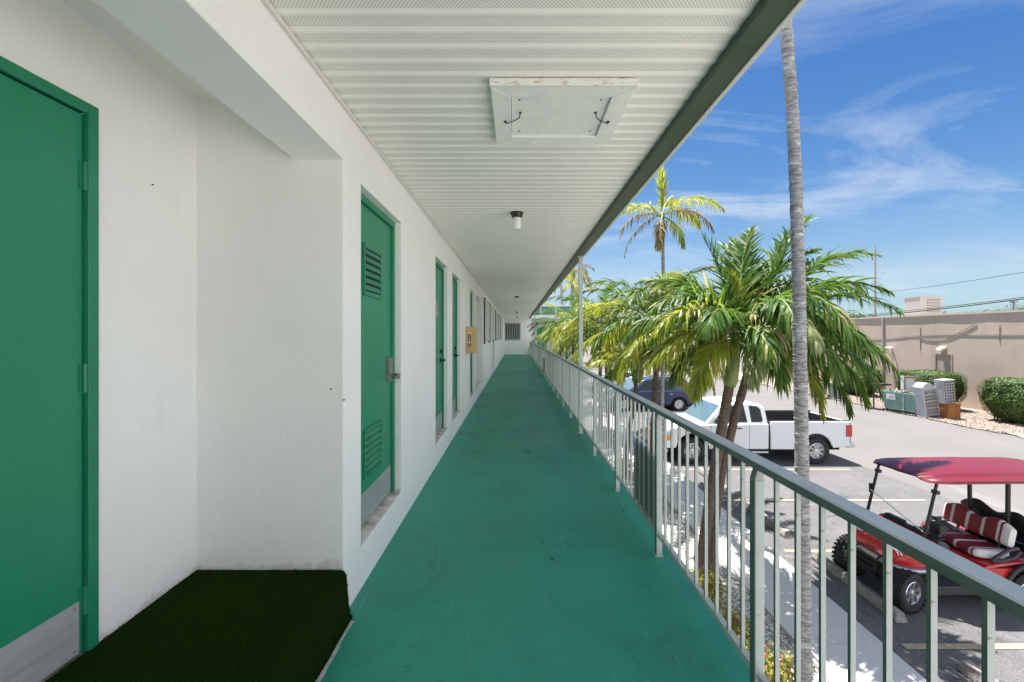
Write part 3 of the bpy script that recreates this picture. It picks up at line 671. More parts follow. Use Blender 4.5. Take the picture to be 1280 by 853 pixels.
# hatch
hx0, hx1, hy0, hy1 = -.13, .59, 2.13, 2.78; hz = ZC-.034
hatch = empty('ceiling_hatch', ((hx0+hx1)/2, (hy0+hy1)/2, ZC), 'white wooden access hatch with chipped paint and two hooks in the ribbed ceiling', 'hatch')
HO = tuple(hatch.location); bw = .10
def board(pts, m_, nm):
    q = MB(HO); q.add([(x, y, hz) for x, y in pts]+[(x, y, ZC-.001) for x, y in pts], [(0,1,2,3), (7,6,5,4), (0,4,5,1), (1,5,6,2), (2,6,7,3), (3,7,4,0)]); return q.build(nm, m_, hatch, bevel=.003)
g = .0015
board([(hx0, hy0), (hx1, hy0), (hx1-bw, hy0+bw), (hx0+bw, hy0+bw)], m_hatch, 'frame_board')
board([(hx0, hy1), (hx0+bw, hy1-bw), (hx1-bw, hy1-bw), (hx1, hy1)], m_hatch, 'frame_board')
board([(hx0, hy0+g*2), (hx0+bw-g, hy0+bw+g), (hx0+bw-g, hy1-bw-g), (hx0, hy1-g*2)], m_hatch, 'frame_board')
board([(hx1, hy0+g*2), (hx1, hy1-g*2), (hx1-bw+g, hy1-bw-g), (hx1-bw+g, hy0+bw+g)], m_hatch, 'frame_board')
q = MB(HO); q.box(hx0-.004, hx1+.004, hy0-.016, hy0-.001, hz-.004, ZC-.001); q.build('edge_board', m_peel, hatch, bevel=.002)
q = MB(HO); q.box(hx0+bw+.002, hx1-bw-.002, hy0+bw+.002, hy1-bw-.006, hz+.016, hz+.026, 0); q.box(hx0+.04, hx1-.04, hy0+.04, hy1-.04, hz+.027, hz+.030, 1)
q.build('hatch_panel', [m_hatch, m_dark], hatch)
for sx_, sy_ in ((hx0+bw, 1), (hx1-bw, -1)):
    q = MB(HO); yy = (hy0+hy1)/2-.01
    q.tube([(sx_-.035*sy_, yy+.035, hz-.004), (sx_-.03*sy_, yy+.03, hz-.016), (sx_+.01*sy_, yy+.005, hz-.014), (sx_+.045*sy_, yy-.03, hz-.012), (sx_+.05*sy_, yy-.036, hz+.014)], .0032, 6)
    q.lathe([(.009, -.004), (.009, .0)], (sx_-.035*sy_, yy+.035, hz-.001), 'z', 10); q.lathe([(.008, -.004), (.008, .0)], (sx_+.05*sy_, yy-.036, hz+.015), 'z', 10)
    q.build('hook_latch', m_rust, hatch)
    for yy in (hy0+bw+.05, hy1-bw-.05):
        q = MB(HO); q.lathe([(.005, -.002), (.005, .001)], (sx_+.045*sy_, yy, hz+.015), 'z', 8); q.build('screw', m_rust, hatch)
# ceiling lights
def lamp(y, label):
    r = empty('ceiling_light', (0, y, ZC), label, 'ceiling light', 'jar lights along the walkway ceiling')
    O = (0, y, ZC); 
    q = MB(O); q.lathe([(.066, 0), (.066, -.012), (.052, -.05), (.046, -.055)], O, 'z', 24); q.build('canopy', m_black, r, smooth='auto')
    q = MB(O); q.lathe([(.040, -.05), (.043, -.06), (.044, -.14), (.042, -.16), (.034, -.172), (.0, -.174)], O, 'z', 24); q.build('glass_jar', m_glassw, r, smooth=True)
    return r
lamp(4.46, 'nearest black and white jar light beyond the ceiling hatch'); lamp(14.27, 'second jar light of the row, halfway along the walkway ceiling')
lamp(24.0, 'third jar light, small, towards the far end of the walkway ceiling'); lamp(31.2, 'farthest jar light, close to the end wall with the barred window')
# extinguisher cabinet
cab = empty('extinguisher_cabinet', (XW, 8.17, EYE-.36), 'tan box with a maroon fire extinguisher sign fixed to the wall between green doors', 'fire cabinet')
CO = (XW, 8.17, EYE-.36)
q = MB(CO); q.box(XW+.001, XW+.168, 8.0, 8.34, EYE-.35, EYE+.135); q.build('cabinet_box', m_tan, cab, bevel=.006)
q = MB(CO); q.box(XW+.168, XW+.178, 8.006, 8.334, EYE-.345, EYE+.13); q.build('cabinet_door', m_tan, cab, bevel=.003)
q = MB(CO); yy = 7.998; xs_ = XW+.072; zc = EYE-.10
q.box(xs_-.024, xs_+.024, yy-.002, yy, zc-.10, zc+.10, 0); q.box(xs_-.018, xs_+.018, yy-.002, yy, zc-.135, zc-.101, 0)
for (a, c, d, e) in ((-.006, .006, .05, .085), (-.007, .007, -.02, .03), (-.022, .022, -.055, -.035), (-.007, .007, -.09, -.065), (-.006, .006, -.125, -.108)):
    q.box(xs_+a, xs_+c, yy-.0045, yy-.0025, zc+d, zc+e, 1)
for dx in (-.03, -.008, .014):
    q.add([(xs_+dx, yy-.002, zc+.105), (xs_+dx+.012, yy-.002, zc+.105), (xs_+dx+.026, yy-.002, zc+.14), (xs_+dx+.012, yy-.002, zc+.14)], [(0,1,2,3)], 1)
q.build('extinguisher_sign', [m_maroon, m_whitep], cab)

# a few dead leaves blown on to the floor
for i, (x_, y_, a_, s_) in enumerate(((660, 565, .3, .05), (780, 640, 1.2, .022), (690, 700, 2.0, .02))):
    Z_ = 540*1.55/(y_-418); X_ = (x_-646)/540*Z_; q = MB((X_, Z_, FL+.002)); ca, sa = math.cos(a_)*s_, math.sin(a_)*s_
    q.add([(X_-ca, Z_-sa, FL+.003), (X_+sa*.3, Z_-ca*.3, FL+.012), (X_+ca, Z_+sa, FL+.004), (X_-sa*.3, Z_+ca*.3, FL+.010)], [(0,1,2), (0,2,3)])
    tag(q.build('dead_leaf', m_rust, fixn=False), ['dark dead leaf lying in the middle of the green floor', 'small dead leaf on the floor close to the railing posts', 'tiny dead leaf on the near part of the green floor'][i], 'leaf', 'dead leaves on the walkway')

b = MB(MO); P0_ = []
for i in range(90):
    y = .3+2.03*i/89; c_ = -.882+.016*noise.noise(Vector((0, y*2.4, 2)))+.005*noise.noise(Vector((0, y*15, 2))); w_ = max(0, .007+.012*noise.noise(Vector((4, y*7, 0)))); P0_.append((c_-.012, c_+w_, y))
for (a0, a1, y0_), (b0, b1, y1_) in zip(P0_[:-1], P0_[1:]): b.quad((a0, y0_, FL+.004), (a1, y0_, FL+.004), (b1, y1_, FL+.004), (b0, y1_, FL+.004))
b.build('worn_paint_edge', mat('bare_concrete_edge', (.55, .56, .53), .8, col2=(.3, .38, .34), ns=20), motel)
# ------------------------------------------------------------------ palms
def frond_mesh(origin, base, azd, e0, e1, Ln, lmax=.56, npair=58, droop=.55, vee=.30, wid=.037, seed=0, curl=0, name='frond', mats=None, parent=None, start=.14, twist=.35, gap=0):
    """one feather frond: bending midrib with two ranks of tapering leaflets"""
    rnd = random.Random(seed); b = MB(origin); a = R(azd)
    pts = []; p = Vector(base); ns = 22; ds = Ln/ns; T = []
    for i in range(ns+1):
        s = i/ns; e = R(e0+(e1-e0)*(s**1.15)); aa = a+curl*s
        t = Vector((math.cos(aa)*math.cos(e), math.sin(aa)*math.cos(e), math.sin(e))); pts.append(p.copy()); T.append(t); p = p+t*ds
    b.tube(pts, [.016*(1-.85*i/ns)+.002 for i in range(ns+1)], 5, 1, caps=False)
    roll = rnd.uniform(-.35, .35)
    for k in range(npair):
        s = start+(1-start)*(k+.5)/npair; f = s*ns; i = min(int(f), ns-1); u = f-i
        o = pts[i].lerp(pts[i+1], u); t = T[i].lerp(T[i+1], u).normalized()
        h = t.cross(Vector((0, 0, 1)))
        if h.length < .15: h = Vector((math.sin(a), -math.cos(a), 0))
        h.normalize(); up = h.cross(t).normalized(); h2 = h*math.cos(roll)+up*math.sin(roll); up2 = h2.cross(t).normalized()
        ln = lmax*max(.18, math.sin(math.pi*min(1, (.16+.80*s)))**.7)*rnd.uniform(.85, 1.1)
        ang = R(56-34*s)+rnd.uniform(-.14, .14)
        for sd in (-1, 1):
            if rnd.random() < gap: continue
            v = vee+rnd.uniform(-.5, .5)
            d = (t*math.cos(ang)+(h2*sd*math.cos(v)+up2*math.sin(v))*math.sin(ang)).normalized()
            ang_ = ang; dr = droop*rnd.uniform(.35, 1.9); l = ln*rnd.uniform(.8, 1.12); q0 = o+d*.006
            wv = d.cross(up2); 
            if wv.length < .1: wv = t.copy()
            wv = (wv.normalized()+up2*rnd.uniform(-twist, twist)*1.8).normalized()
            P = [q0]; dd = d
            for st in range(4):
                dd = (dd+Vector((0, 0, -1))*dr*(.18+.22*st)).normalized(); P.append(P[-1]+dd*l/4)
            ww = [wid*.5, wid, wid*.9, wid*.55, 0.0]
            kk = len(b.v)
            for j in range(4): b.v += [P[j]-wv*ww[j]/2, P[j]+wv*ww[j]/2]
            b.v.append(P[4])
            for j in range(3): b.f.append((kk+2*j, kk+2*j+1, kk+2*j+3, kk+2*j+2)); b.m.append(0)
            b.f.append((kk+6, kk+7, kk+8)); b.m.append(0)
    return b.build(name, mats or [m_leaf, m_rachis], parent, fixn=False)
def ring_trunk(b, pts, r0, r1, step, amp, n=16, mi=0, seed=0, flare=0):
    rnd = random.Random(seed); P = [Vector(p) for p in pts]
    seg = [(P[i+1]-P[i]).length for i in range(len(P)-1)]; tot = sum(seg); out_ = []; rad = []
    k = int(tot/step)
    def at(d):      # smooth path
        acc = 0
        for i, sg in enumerate(seg):
            if d <= acc+sg or i == len(seg)-1:
                t = (d-acc)/sg; p0 = P[max(i-1, 0)]; p1 = P[i]; p2 = P[i+1]; p3 = P[min(i+2, len(P)-1)]
                return .5*((2*p1)+(p2-p0)*t+(2*p0-5*p1+4*p2-p3)*t*t+(3*p1-p0-3*p2+p3)*t**3)
            acc += sg
    for i in range(k+1):
        d = tot*i/k; s = i/k; r = r0+(r1-r0)*s+flare*math.exp(-d/.25)
        o = at(d)
        out_ += [o, at(min(tot, d+step*.6))]; e = amp*rnd.uniform(.5, 1.4); rad += [r+e, r-e*.3]
    base = len(b.v); b.tube(out_, rad, n, mi)
    for v in b.v[base:]: v += Vector((noise.noise(v*14)*amp*1.1, noise.noise(v*14+Vector((7, 1, 3)))*amp*1.1, 0))
def palm(path, rt, shaft_len, label, fronds, green_from=None, rs=.02, group='palms planted in the gravel strip beside the sidewalk', name='palm_tree', grey=False, seed=0, leafm=None, spear=True, shaft_r=None, opts=None):
    base = Vector(path[0]); top = Vector(path[-1]); root = empty(name, base, label, 'palm tree', group); O = tuple(base)
    d = (top-Vector(path[-2])).normalized(); sh0 = top-d*shaft_len
    b = MB(O); ring_trunk(b, path[:-1]+[sh0], rt, rt*.82, .045, .006 if not grey else .004, seed=seed, flare=rt*.7)
    b.build('trunk', m_barkg if grey else m_bark, root, smooth='auto', ang=50)
    r = shaft_r or rt*.80
    b = MB(O); b.tube([sh0-d*.02, sh0+d*shaft_len*.12, sh0+d*shaft_len*.5, sh0+d*shaft_len*.85, top+d*.05], [r*.95, r*1.22, r*1.05, r*.8, r*.5], 16)
    b.build('crownshaft', m_shaft, root, smooth=True)
    for i, fr in enumerate(fronds):
        azd, e0, e1, Ln = fr[:4]; kw = dict(opts or {}); 
        if len(fr) > 4: kw.update(fr[4])
        mm = kw.pop('m', leafm or m_leaf)
        frond_mesh(O, top-d*.03*random.random()*3+Vector((math.cos(R(azd)), math.sin(R(azd)), 0))*.03, azd, e0, e1, Ln, seed=seed*100+i, parent=root, mats=[mm, m_rachis], **kw)
    if spear:
        frond_mesh(O, top, 160+seed*30, 88, 78, 1.0, lmax=.34, npair=20, droop=0, vee=1.25, seed=seed+900, name='young_frond', mats=[m_leafy, m_rachis], parent=root, twist=.1)
    return root
Y_ = dict(m=m_leafy)
# P1 left trunk of the near pair: az 0 = to the right, 90 = away, 180 = towards the walkway, 270 = towards the camera
palm([(2.95, 6.95, .04), (3.02, 6.93, .8), (3.14, 6.92, 1.7), (3.30, 6.90, 2.7), (3.42, 6.9, 3.35), (3.52, 6.9, 4.02)], .086, .80,
     'palm with a pale green crownshaft, left trunk of the leaning pair behind the railing',
     [(178, 78, -34, 2.0, dict(droop=.5)), (196, 66, -50, 1.9, dict(droop=.6)), (208, 44, -50, 1.95, dict(m=m_leafy, droop=.6)), (160, 46, -55, 1.9, dict(droop=.6)), (228, 58, -62, 1.7, dict(droop=.8)),
      (188, 18, -66, 1.7, dict(m=m_leafy, droop=.9)), (172, -2, -80, 1.3, dict(droop=1)), (265, 40, -78, 1.3, dict(droop=1.2)), (95, 62, -30, 2.1), (70, 78, 20, 2.3, dict(droop=.25)), (50, 84, 40, 2.2, dict(droop=.2)), (40, 70, 5, 2.2, dict(droop=.3)), (12, 70, 12, 2.2, dict(droop=.35)),
      (340, 45, -58, 1.9, dict(droop=.7)), (120, 38, -60, 2.0), (140, 66, -10, 2.1), (158, 85, 62, 1.75, dict(lmax=.5, droop=.1, vee=.9, npair=36)), (20, 24, -70, 2.0, dict(droop=.8)), (216, 0, -80, 1.5, dict(m=m_leafy, droop=1)),
      (300, 60, -60, 1.6, dict(droop=.9)), (85, 25, -60, 1.9)], seed=1, shaft_r=.088)
palm([(3.10, 6.92, .04), (3.16, 6.96, .8), (3.30, 7.0, 1.7), (3.52, 7.02, 2.6), (3.72, 7.02, 3.3), (3.90, 7.0, 4.0)], .074, .62,
     'palm with drooping pale leaflets, right trunk of the leaning pair behind the railing',
     [(14, 60, -8, 3.1, dict(droop=.35)), (10, 42, -32, 3.0, dict(droop=.5)), (18, 24, -62, 2.7, dict(lmax=.6, droop=.75)), (338, 12, -78, 2.0, dict(lmax=.6, droop=.9)), (22, 50, -22, 3.0, dict(droop=.4)),
      (30, 54, -24, 2.6, dict(droop=.5)), (60, 60, -30, 2.3), (270, 58, -78, 1.8, dict(droop=1.5, npair=44, m=m_leafp)), (288, 30, -84, 1.6, dict(lmax=.62, droop=1.7, npair=44)), (250, 44, -82, 1.5, dict(droop=1.6, npair=40, m=m_leafp)), (258, 66, -86, 2.1, dict(droop=1.3, lmax=.6)), (280, 70, -84, 2.2, dict(droop=1.4, lmax=.6)), (300, 50, -86, 2.0, dict(droop=1.4, lmax=.6)), (240, 20, -88, 1.5, dict(droop=1.5, m=m_leafp)), (262, 5, -86, 1.2, dict(lmax=.6, droop=1.8, npair=36)),
      (100, 44, -50, 2.0), (312, 68, -36, 2.0, dict(droop=.8)), (30, 78, 32, 2.6, dict(droop=.2)), (80, 80, 30, 2.3, dict(droop=.25)), (10, 82, 45, 2.3, dict(droop=.2)), (345, 74, 8, 2.1, dict(droop=.3)), (24, 2, -80, 2.2, dict(droop=.9, m=m_leafy)), (345, -6, -84, 1.8, dict(droop=1.1)),
      (325, 30, -70, 2.0, dict(droop=.9)), (5, -20, -86, 1.8, dict(droop=1, m=m_leafy)), (45, 15, -70, 2.1), (12, 34, -62, 2.4, dict(droop=.7)), (2, 6, -78, 2.3, dict(droop=.8, lmax=.6)), (35, 36, -50, 2.5)], seed=2, spear=False, shaft_r=.075)
# tall thin grey palm close to the railing, its crown above the roof
pz = lambda x, y, Z: W(x, y, Z)
tallp = empty('tall_palm_tree', (2.93, 4.4, .04), 'very tall slender palm with a ringed light grey trunk, rising past the roof edge', 'palm tree')
TO = (2.93, 4.4, .04)
b = MB(TO); ring_trunk(b, [(2.93, 4.4, .04), pz(1005, 853, 4.4), pz(1004, 700, 4.4), pz(1001, 500, 4.4), pz(997, 300, 4.4), pz(991, 150, 4.4), pz(982, 30, 4.4), (2.66, 4.4, 8.2), (2.55, 4.4, 9.6), (2.5, 4.4, 11.0)], .066, .046, .030, .0045, n=20, seed=5, flare=.06)
b.build('trunk', m_barkg, tallp, smooth='auto', ang=50)
for i in range(13):
    frond_mesh(TO, (2.5, 4.4, 11.1), i*27.7+10, 60-(i % 3)*28, -45-(i % 4)*10, 2.1, lmax=.5, seed=300+i, parent=tallp)
def rfronds(n, rnd, L0, hi=70, lo=-5, **kw):
    out_ = []
    for i in range(n):
        a = i*137.5+rnd.uniform(-12, 12); s = i/(n-1); e0 = hi+(lo-hi)*s+rnd.uniform(-6, 6)
        d = dict(kw); 
        if rnd.random() < .25+.5*s: d['m'] = m_leafy
        d['droop'] = .4+.7*s
        out_.append((a, e0, e0-70-rnd.uniform(5, 40) if e0 > 0 else -82, L0*rnd.uniform(.85, 1.1), d))
    return out_
rn = random.Random(11)
palm([(3.42, 10.9, .04), (3.45, 10.9, 1.5), (3.50, 10.9, 2.8), (3.53, 10.9, 4.3)], .082, .75, 'palm with a green crownshaft, in front of the blue car, next behind the leaning pair',
     rfronds(22, rn, 2.5, hi=82, lo=-15), seed=3)
palm([(3.0, 11.9, .04), (3.05, 11.9, 1.0), (3.2, 11.9, 2.0), (3.36, 11.9, 3.3)], .06, .5, 'shorter leaning palm hidden among fronds left of the blue car', rfronds(15, rn, 1.9, lmax=.5), seed=4)
# tall palm with a ragged yellow crown against the sky
P3 = W(828, 268, 10.5)
palm([(3.5, 10.45, .04), (3.52, 10.45, 2.5), (3.55, 10.45, 4.6), (P3[0], 10.5, P3[2])], .045, .55, 'tall palm with a ragged half dry yellow crown standing alone against the sky',
     [(88, 88, 82, 1.21, dict(lmax=.40, vee=1.1, droop=0, m=m_leafy, npair=30)), (10, 48, -45, 1.84, dict(m=m_leafy, droop=.9)), (30, 30, -50, 1.49, dict(m=m_leafy, droop=1)), (350, 20, -75, 1.38, dict(m=m_leafd, droop=1.4)),
      (180, 36, -60, 1.78, dict(m=m_leafy, droop=1)), (200, 15, -75, 1.44, dict(m=m_leafd, droop=1.5, gap=.3)), (165, -20, -85, 1.38, dict(m=m_leafd, droop=1.8, gap=.5, lmax=.3)), (300, -30, -86, 1.03, dict(m=m_leafy, droop=1.5)),
      (60, 60, -20, 1.49, dict(m=m_leafy, droop=.7)), (130, 55, -30, 1.26, dict(m=m_leafy, droop=.7, gap=.2)), (240, -50, -88, 0.92, dict(m=m_leafd, droop=1.8))], seed=5, grey=True, spear=False, shaft_r=.05, opts=dict(lmax=.44, npair=42, wid=.03))
palm([(3.25, 16.9, .04), (3.26, 16.9, 2.2), (3.28, 16.9, 4.35)], .08, .85, 'palm with a green crownshaft, third clump along the railing, left trunk', rfronds(22, rn, 2.6, hi=82, lo=-15), seed=6)
palm([(3.7, 17.4, .04), (3.62, 17.4, 1.9), (3.6, 17.4, 3.9)], .07, .7, 'palm with a green crownshaft, third clump along the railing, right trunk', rfronds(18, rn, 2.4), seed=7)
palm([(3.1, 23.6, .04), (3.1, 23.6, 2.0), (3.05, 23.6, 4.3)], .08, .8, 'palm beyond the white roof column, its fronds reaching over the railing', rfronds(22, rn, 2.8, hi=82), seed=8)
palm([(2.9, 28.5, .04), (2.9, 28.5, 2.0), (2.9, 28.5, 4.2)], .08, .8, 'farthest palm of the strip, close to the end of the walkway', rfronds(20, rn, 2.6), seed=9)
# tall palms beyond the far wing
for i, (x, Z, ytop, lab) in enumerate(((704, 52, 344, 'far tall palm with a bare thin trunk, leftmost of those above the green roof'), (711.5, 55, 352, 'far tall palm with a yellow crown above the green roof'), (714, 58, 338, 'far tall palm partly hidden by the white roof column, right of the others'))):
    T_ = W(x+(4 if i else -3), ytop, Z); B_ = W(x, 418, Z)
    fr = [(k*51+i*20, 50-(k % 3)*30, -70, 3.2, dict(lmax=.9, wid=.08, npair=26, droop=1.0, m=(m_leafy if k % 3 else m_leafd))) for k in range(9 if i else 3)]
    palm([(B_[0], Z, 0), (B_[0], Z, 5), (T_[0], Z, T_[2])], .16, .8, lab, fr, seed=20+i, grey=True, spear=False, group='tall palms beyond the far wing', shaft_r=.14)

# ------------------------------------------------------------------ shrubs and hedges
def leaf_blob(b, c, rad, n, s, rnd, shell=.55, box=False, mi=0, bump=.18, sd=0):
    c = Vector(c); r = Vector(rad)
    for _ in range(n):
        d = Vector((rnd.gauss(0, 1), rnd.gauss(0, 1), rnd.gauss(0, 1))).normalized()
        if box:
            p_ = 5.0; k = (abs(d.x)**p_+abs(d.y)**p_+abs(d.z)**p_)**(1/p_); d = d/k
        f = (shell+(1-shell)*rnd.random()**.5)*(1+bump*noise.noise(d*2.6+Vector((sd, c.x, c.y))))
        p = c+Vector((d.x*r.x, d.y*r.y, d.z*r.z))*f
        if p.z < .02: continue
        nrm = (d+Vector((rnd.uniform(-1, 1), rnd.uniform(-1, 1), rnd.uniform(-.4, 1.2)))*.75).normalized()
        t = nrm.orthogonal().normalized(); a = rnd.uniform(0, 6.28); t = (t*math.cos(a)+nrm.cross(t)*math.sin(a)); q = nrm.cross(t); z = s*rnd.uniform(.7, 1.3)
        k = len(b.v); b.v += [p-t*z*.5, p+q*z*.28, p+t*z*.5, p-q*z*.28]; b.f.append((k, k+1, k+2, k+3)); b.m.append(mi)
def shrub(x, y, h, r, label, m=m_shrub, n=900, s=.05, seed=0, group='low shrubs in the gravel strip'):
    root = empty('shrub', (x, y, .04), label, 'shrub', group); rnd = random.Random(seed); O = (x, y, .04)
    b = MB(O)
    for k in range(5): 
        a = rnd.uniform(0, 6.3); b.tube([(x, y, .03), (x+math.cos(a)*r*.3, y+math.sin(a)*r*.3, h*.4), (x+math.cos(a)*r*.7, y+math.sin(a)*r*.7, h*.8)], [.012, .008, .004], 5)
    b.build('stem', m_bark, root)
    b = MB(O)
    for k in range(5): leaf_blob(b, (x+rnd.uniform(-.5, .5)*r, y+rnd.uniform(-.5, .5)*r, h*rnd.uniform(.45, .65)), (r*.62, r*.62, h*.42), n//5, s, rnd, shell=.2, sd=seed+k)
    b.build('foliage', m, root, fixn=False)
shrub(2.72, 6.25, .62, .42, 'yellow green shrub at the foot of the leaning palm pair', n=1500, seed=1)
shrub(2.70, 5.45, .50, .36, 'yellow green shrub with reddish leaves, second from the leaning palm pair', n=1300, seed=2)
shrub(2.80, 4.78, .55, .40, 'yellow green shrub seen through the pickets, left of the slender grey trunk', n=1500, seed=3)
shrub(2.10, 5.0, .45, .35, 'low green shrub close under the walkway edge', n=1100, seed=6)
shrub(2.05, 6.0, .45, .35, 'low green shrub under the walkway edge near the palm pair', n=1100, seed=7)
shrub(3.1, 12.4, .55, .45, 'bright yellow green shrub behind the green ribbed panel', n=1000, seed=4)
shrub(3.2, 16.2, .6, .5, 'bright yellow green shrub beside the third palm clump', n=1000, seed=5)
def hedge(x0, x1, y0, y1, h, label, seed):
    cx_ = (x0+x1)/2; cy_ = (y0+y1)/2; O = (cx_, cy_, .03); root = empty('hedge', O, label, 'hedge', 'clipped hedges along the beige wall'); rnd = random.Random(seed)
    rx, ry = (x1-x0)/2, (y1-y0)/2
    b = MB(O); 
    for k in range(9): 
        px_ = cx_+rnd.uniform(-.6, .6)*rx; py2 = cy_+rnd.uniform(-.7, .7)*ry; b.tube([(px_, py2, 0), (px_+rnd.uniform(-.1, .1), py2, h*.45)], [.03, .02], 6)
    b.build('stem', m_bark, root)
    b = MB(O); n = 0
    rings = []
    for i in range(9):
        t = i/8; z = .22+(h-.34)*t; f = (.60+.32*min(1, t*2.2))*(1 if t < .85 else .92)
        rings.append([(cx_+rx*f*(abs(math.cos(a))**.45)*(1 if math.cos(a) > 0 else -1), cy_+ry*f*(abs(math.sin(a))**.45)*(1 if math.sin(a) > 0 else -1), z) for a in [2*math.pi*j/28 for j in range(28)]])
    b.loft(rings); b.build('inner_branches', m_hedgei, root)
    b = MB(O); area = 2*(rx+ry)*2*h+4*rx*ry
    leaf_blob(b, (cx_, cy_, h*.54), (rx*1.02, ry*1.02, h*.48), int(area*950), .062, rnd, shell=.86, box=True, bump=.10, sd=seed)
    # taper to the ground
    for v in b.v:
        t = max(0, .55-v.z/h)/.55; k = 1-.34*t**1.4; v.x = cx_+(v.x-cx_)*k; v.y = cy_+(v.y-cy_)*k
    b.build('foliage', m_hedge, root, fixn=False)
hedge(21.6, 23.7, 18.4, 20.5, 2.0, 'clipped green hedge cut by the right edge of the photo', 1)
hedge(21.5, 23.5, 22.2, 24.9, 2.02, 'clipped green hedge behind the metal rack and the orange drawer box', 2)
hedge(21.6, 23.5, 27.3, 29.7, 1.85, 'clipped green hedge left of the seafoam cart, partly behind palm fronds', 3)
shrub(23.4, 34.2, .9, .35, 'small dark red shrub at the foot of the beige wall, left one', m=m_redsh, n=400, s=.09, seed=31, group='red shrubs at the beige wall')
shrub(23.3, 33.0, .95, .5, 'wider tan red shrub at the foot of the beige wall, above the green wheelie bin', m=m_redsh, n=500, s=.09, seed=32, group='red shrubs at the beige wall')

# ------------------------------------------------------------------ distant trees
def tree(x, y, h, r, label, seed, n=2600):
    root = empty('tree', (x, y, 0), label, 'tree', 'distant trees beyond the car park'); rnd = random.Random(seed); O = (x, y, 0)
    b = MB(O); b.tube([(x, y, 0), (x+.1, y, h*.3), (x, y+.1, h*.6)], [r*.07, r*.05, r*.02], 8)
    for k in range(5):
        a = rnd.uniform(0, 6.3); b.tube([(x, y, h*.35), (x+math.cos(a)*r*.4, y+math.sin(a)*r*.4, h*.55), (x+math.cos(a)*r*.7, y+math.sin(a)*r*.7, h*.75)], [r*.035, r*.02, r*.01], 6)
    b.build('trunk', m_bark, root)
    b = MB(O)
    for k in range(12):
        a = rnd.uniform(0, 6.3); d = rnd.uniform(.1, .75)*r
        leaf_blob(b, (x+math.cos(a)*d, y+math.sin(a)*d, h*rnd.uniform(.5, .84)), (r*.42, r*.42, h*.18), n//12, .05*r+.1, rnd, shell=.35, bump=.4, sd=seed+k)
    b.build('crown', m_tree, root, fixn=False)
tl = [(8, 62, 7.5, 4.0), (14.5, 66, 6.5, 4.2), (20, 70, 7.0, 4.2), (26, 72, 8.0, 4.6), (32, 75, 6.5, 4.2), (38, 80, 7.5, 4.6), (45, 76, 8.2, 4.8), (54, 70, 8.0, 4.5), (59, 62, 7.6, 3.6), (64.5, 62, 7.4, 3.4), (69, 61, 8.3, 3.2), (2, 70, 7.5, 4)]
where = ['behind the white cars', 'left of the thin grey trunk', 'seen between the palm crownshafts', 'behind the leaning palms', 'behind the drooping fronds', 'behind the tall grey trunk', 'left of the utility pole', 'just right of the utility pole', 'low left of the row above the beige wall', 'in the middle of the row above the beige wall', 'roundest of the row above the beige wall', 'beyond the far wing']
for i, (x, y, h, r) in enumerate(tl): tree(x, y, h, r, 'distant dark green tree '+where[i], 50+i)
# ------------------------------------------------------------------ vehicles
m_wpaint = mat('white_car_paint', (.76, .77, .78), .28, coat=.7)
m_bpaint = mat('navy_car_paint', (.012, .028, .085), .25, .3, coat=.9)
m_red = mat('red_gloss_body', (.55, .012, .012), .25, coat=.8, col2=(.50, .014, .014), ns=3)
m_redroof = mat('sun_faded_red_roof', (.155, .004, .010), .42, coat=.15, col2=(.14, .010, .024), ns=1.6, lo=.35, hi=.7, stain=(.165, .035, .06), ss=2.5, slo=.56, shi=.8)
m_glass = mat('tinted_glass', (.010, .014, .018), .05, spec=.35)
m_glassb = mat('windscreen_glass', (.10, .17, .21), .08, coat=1, spec=.8)
m_tyre = mat('tyre_rubber', (.018, .018, .019), .75, bump=.3, bs=60)
m_chrome = mat('bright_alloy', (.62, .62, .64), .22, .9)
m_liner = mat('bed_liner', (.022, .022, .024), .7)
m_amber = mat('amber_lens', (.75, .30, .04), .2, coat=1)
m_redl = mat('red_lens', (.50, .015, .02), .2, coat=1)
m_clear = mat('clear_lens', (.62, .64, .64), .12, .3, coat=1)
m_trim = mat('dark_trim', (.03, .03, .032), .55)
m_under = mat('underbody', (.012, .012, .012), .9)
m_vred = mat('red_vinyl', (.24, .014, .028), .5, bump=.15, bs=50)
m_vwhite = mat('white_vinyl', (.70, .67, .62), .5, bump=.15, bs=50)
m_vblack = mat('black_vinyl', (.015, .015, .017), .45)

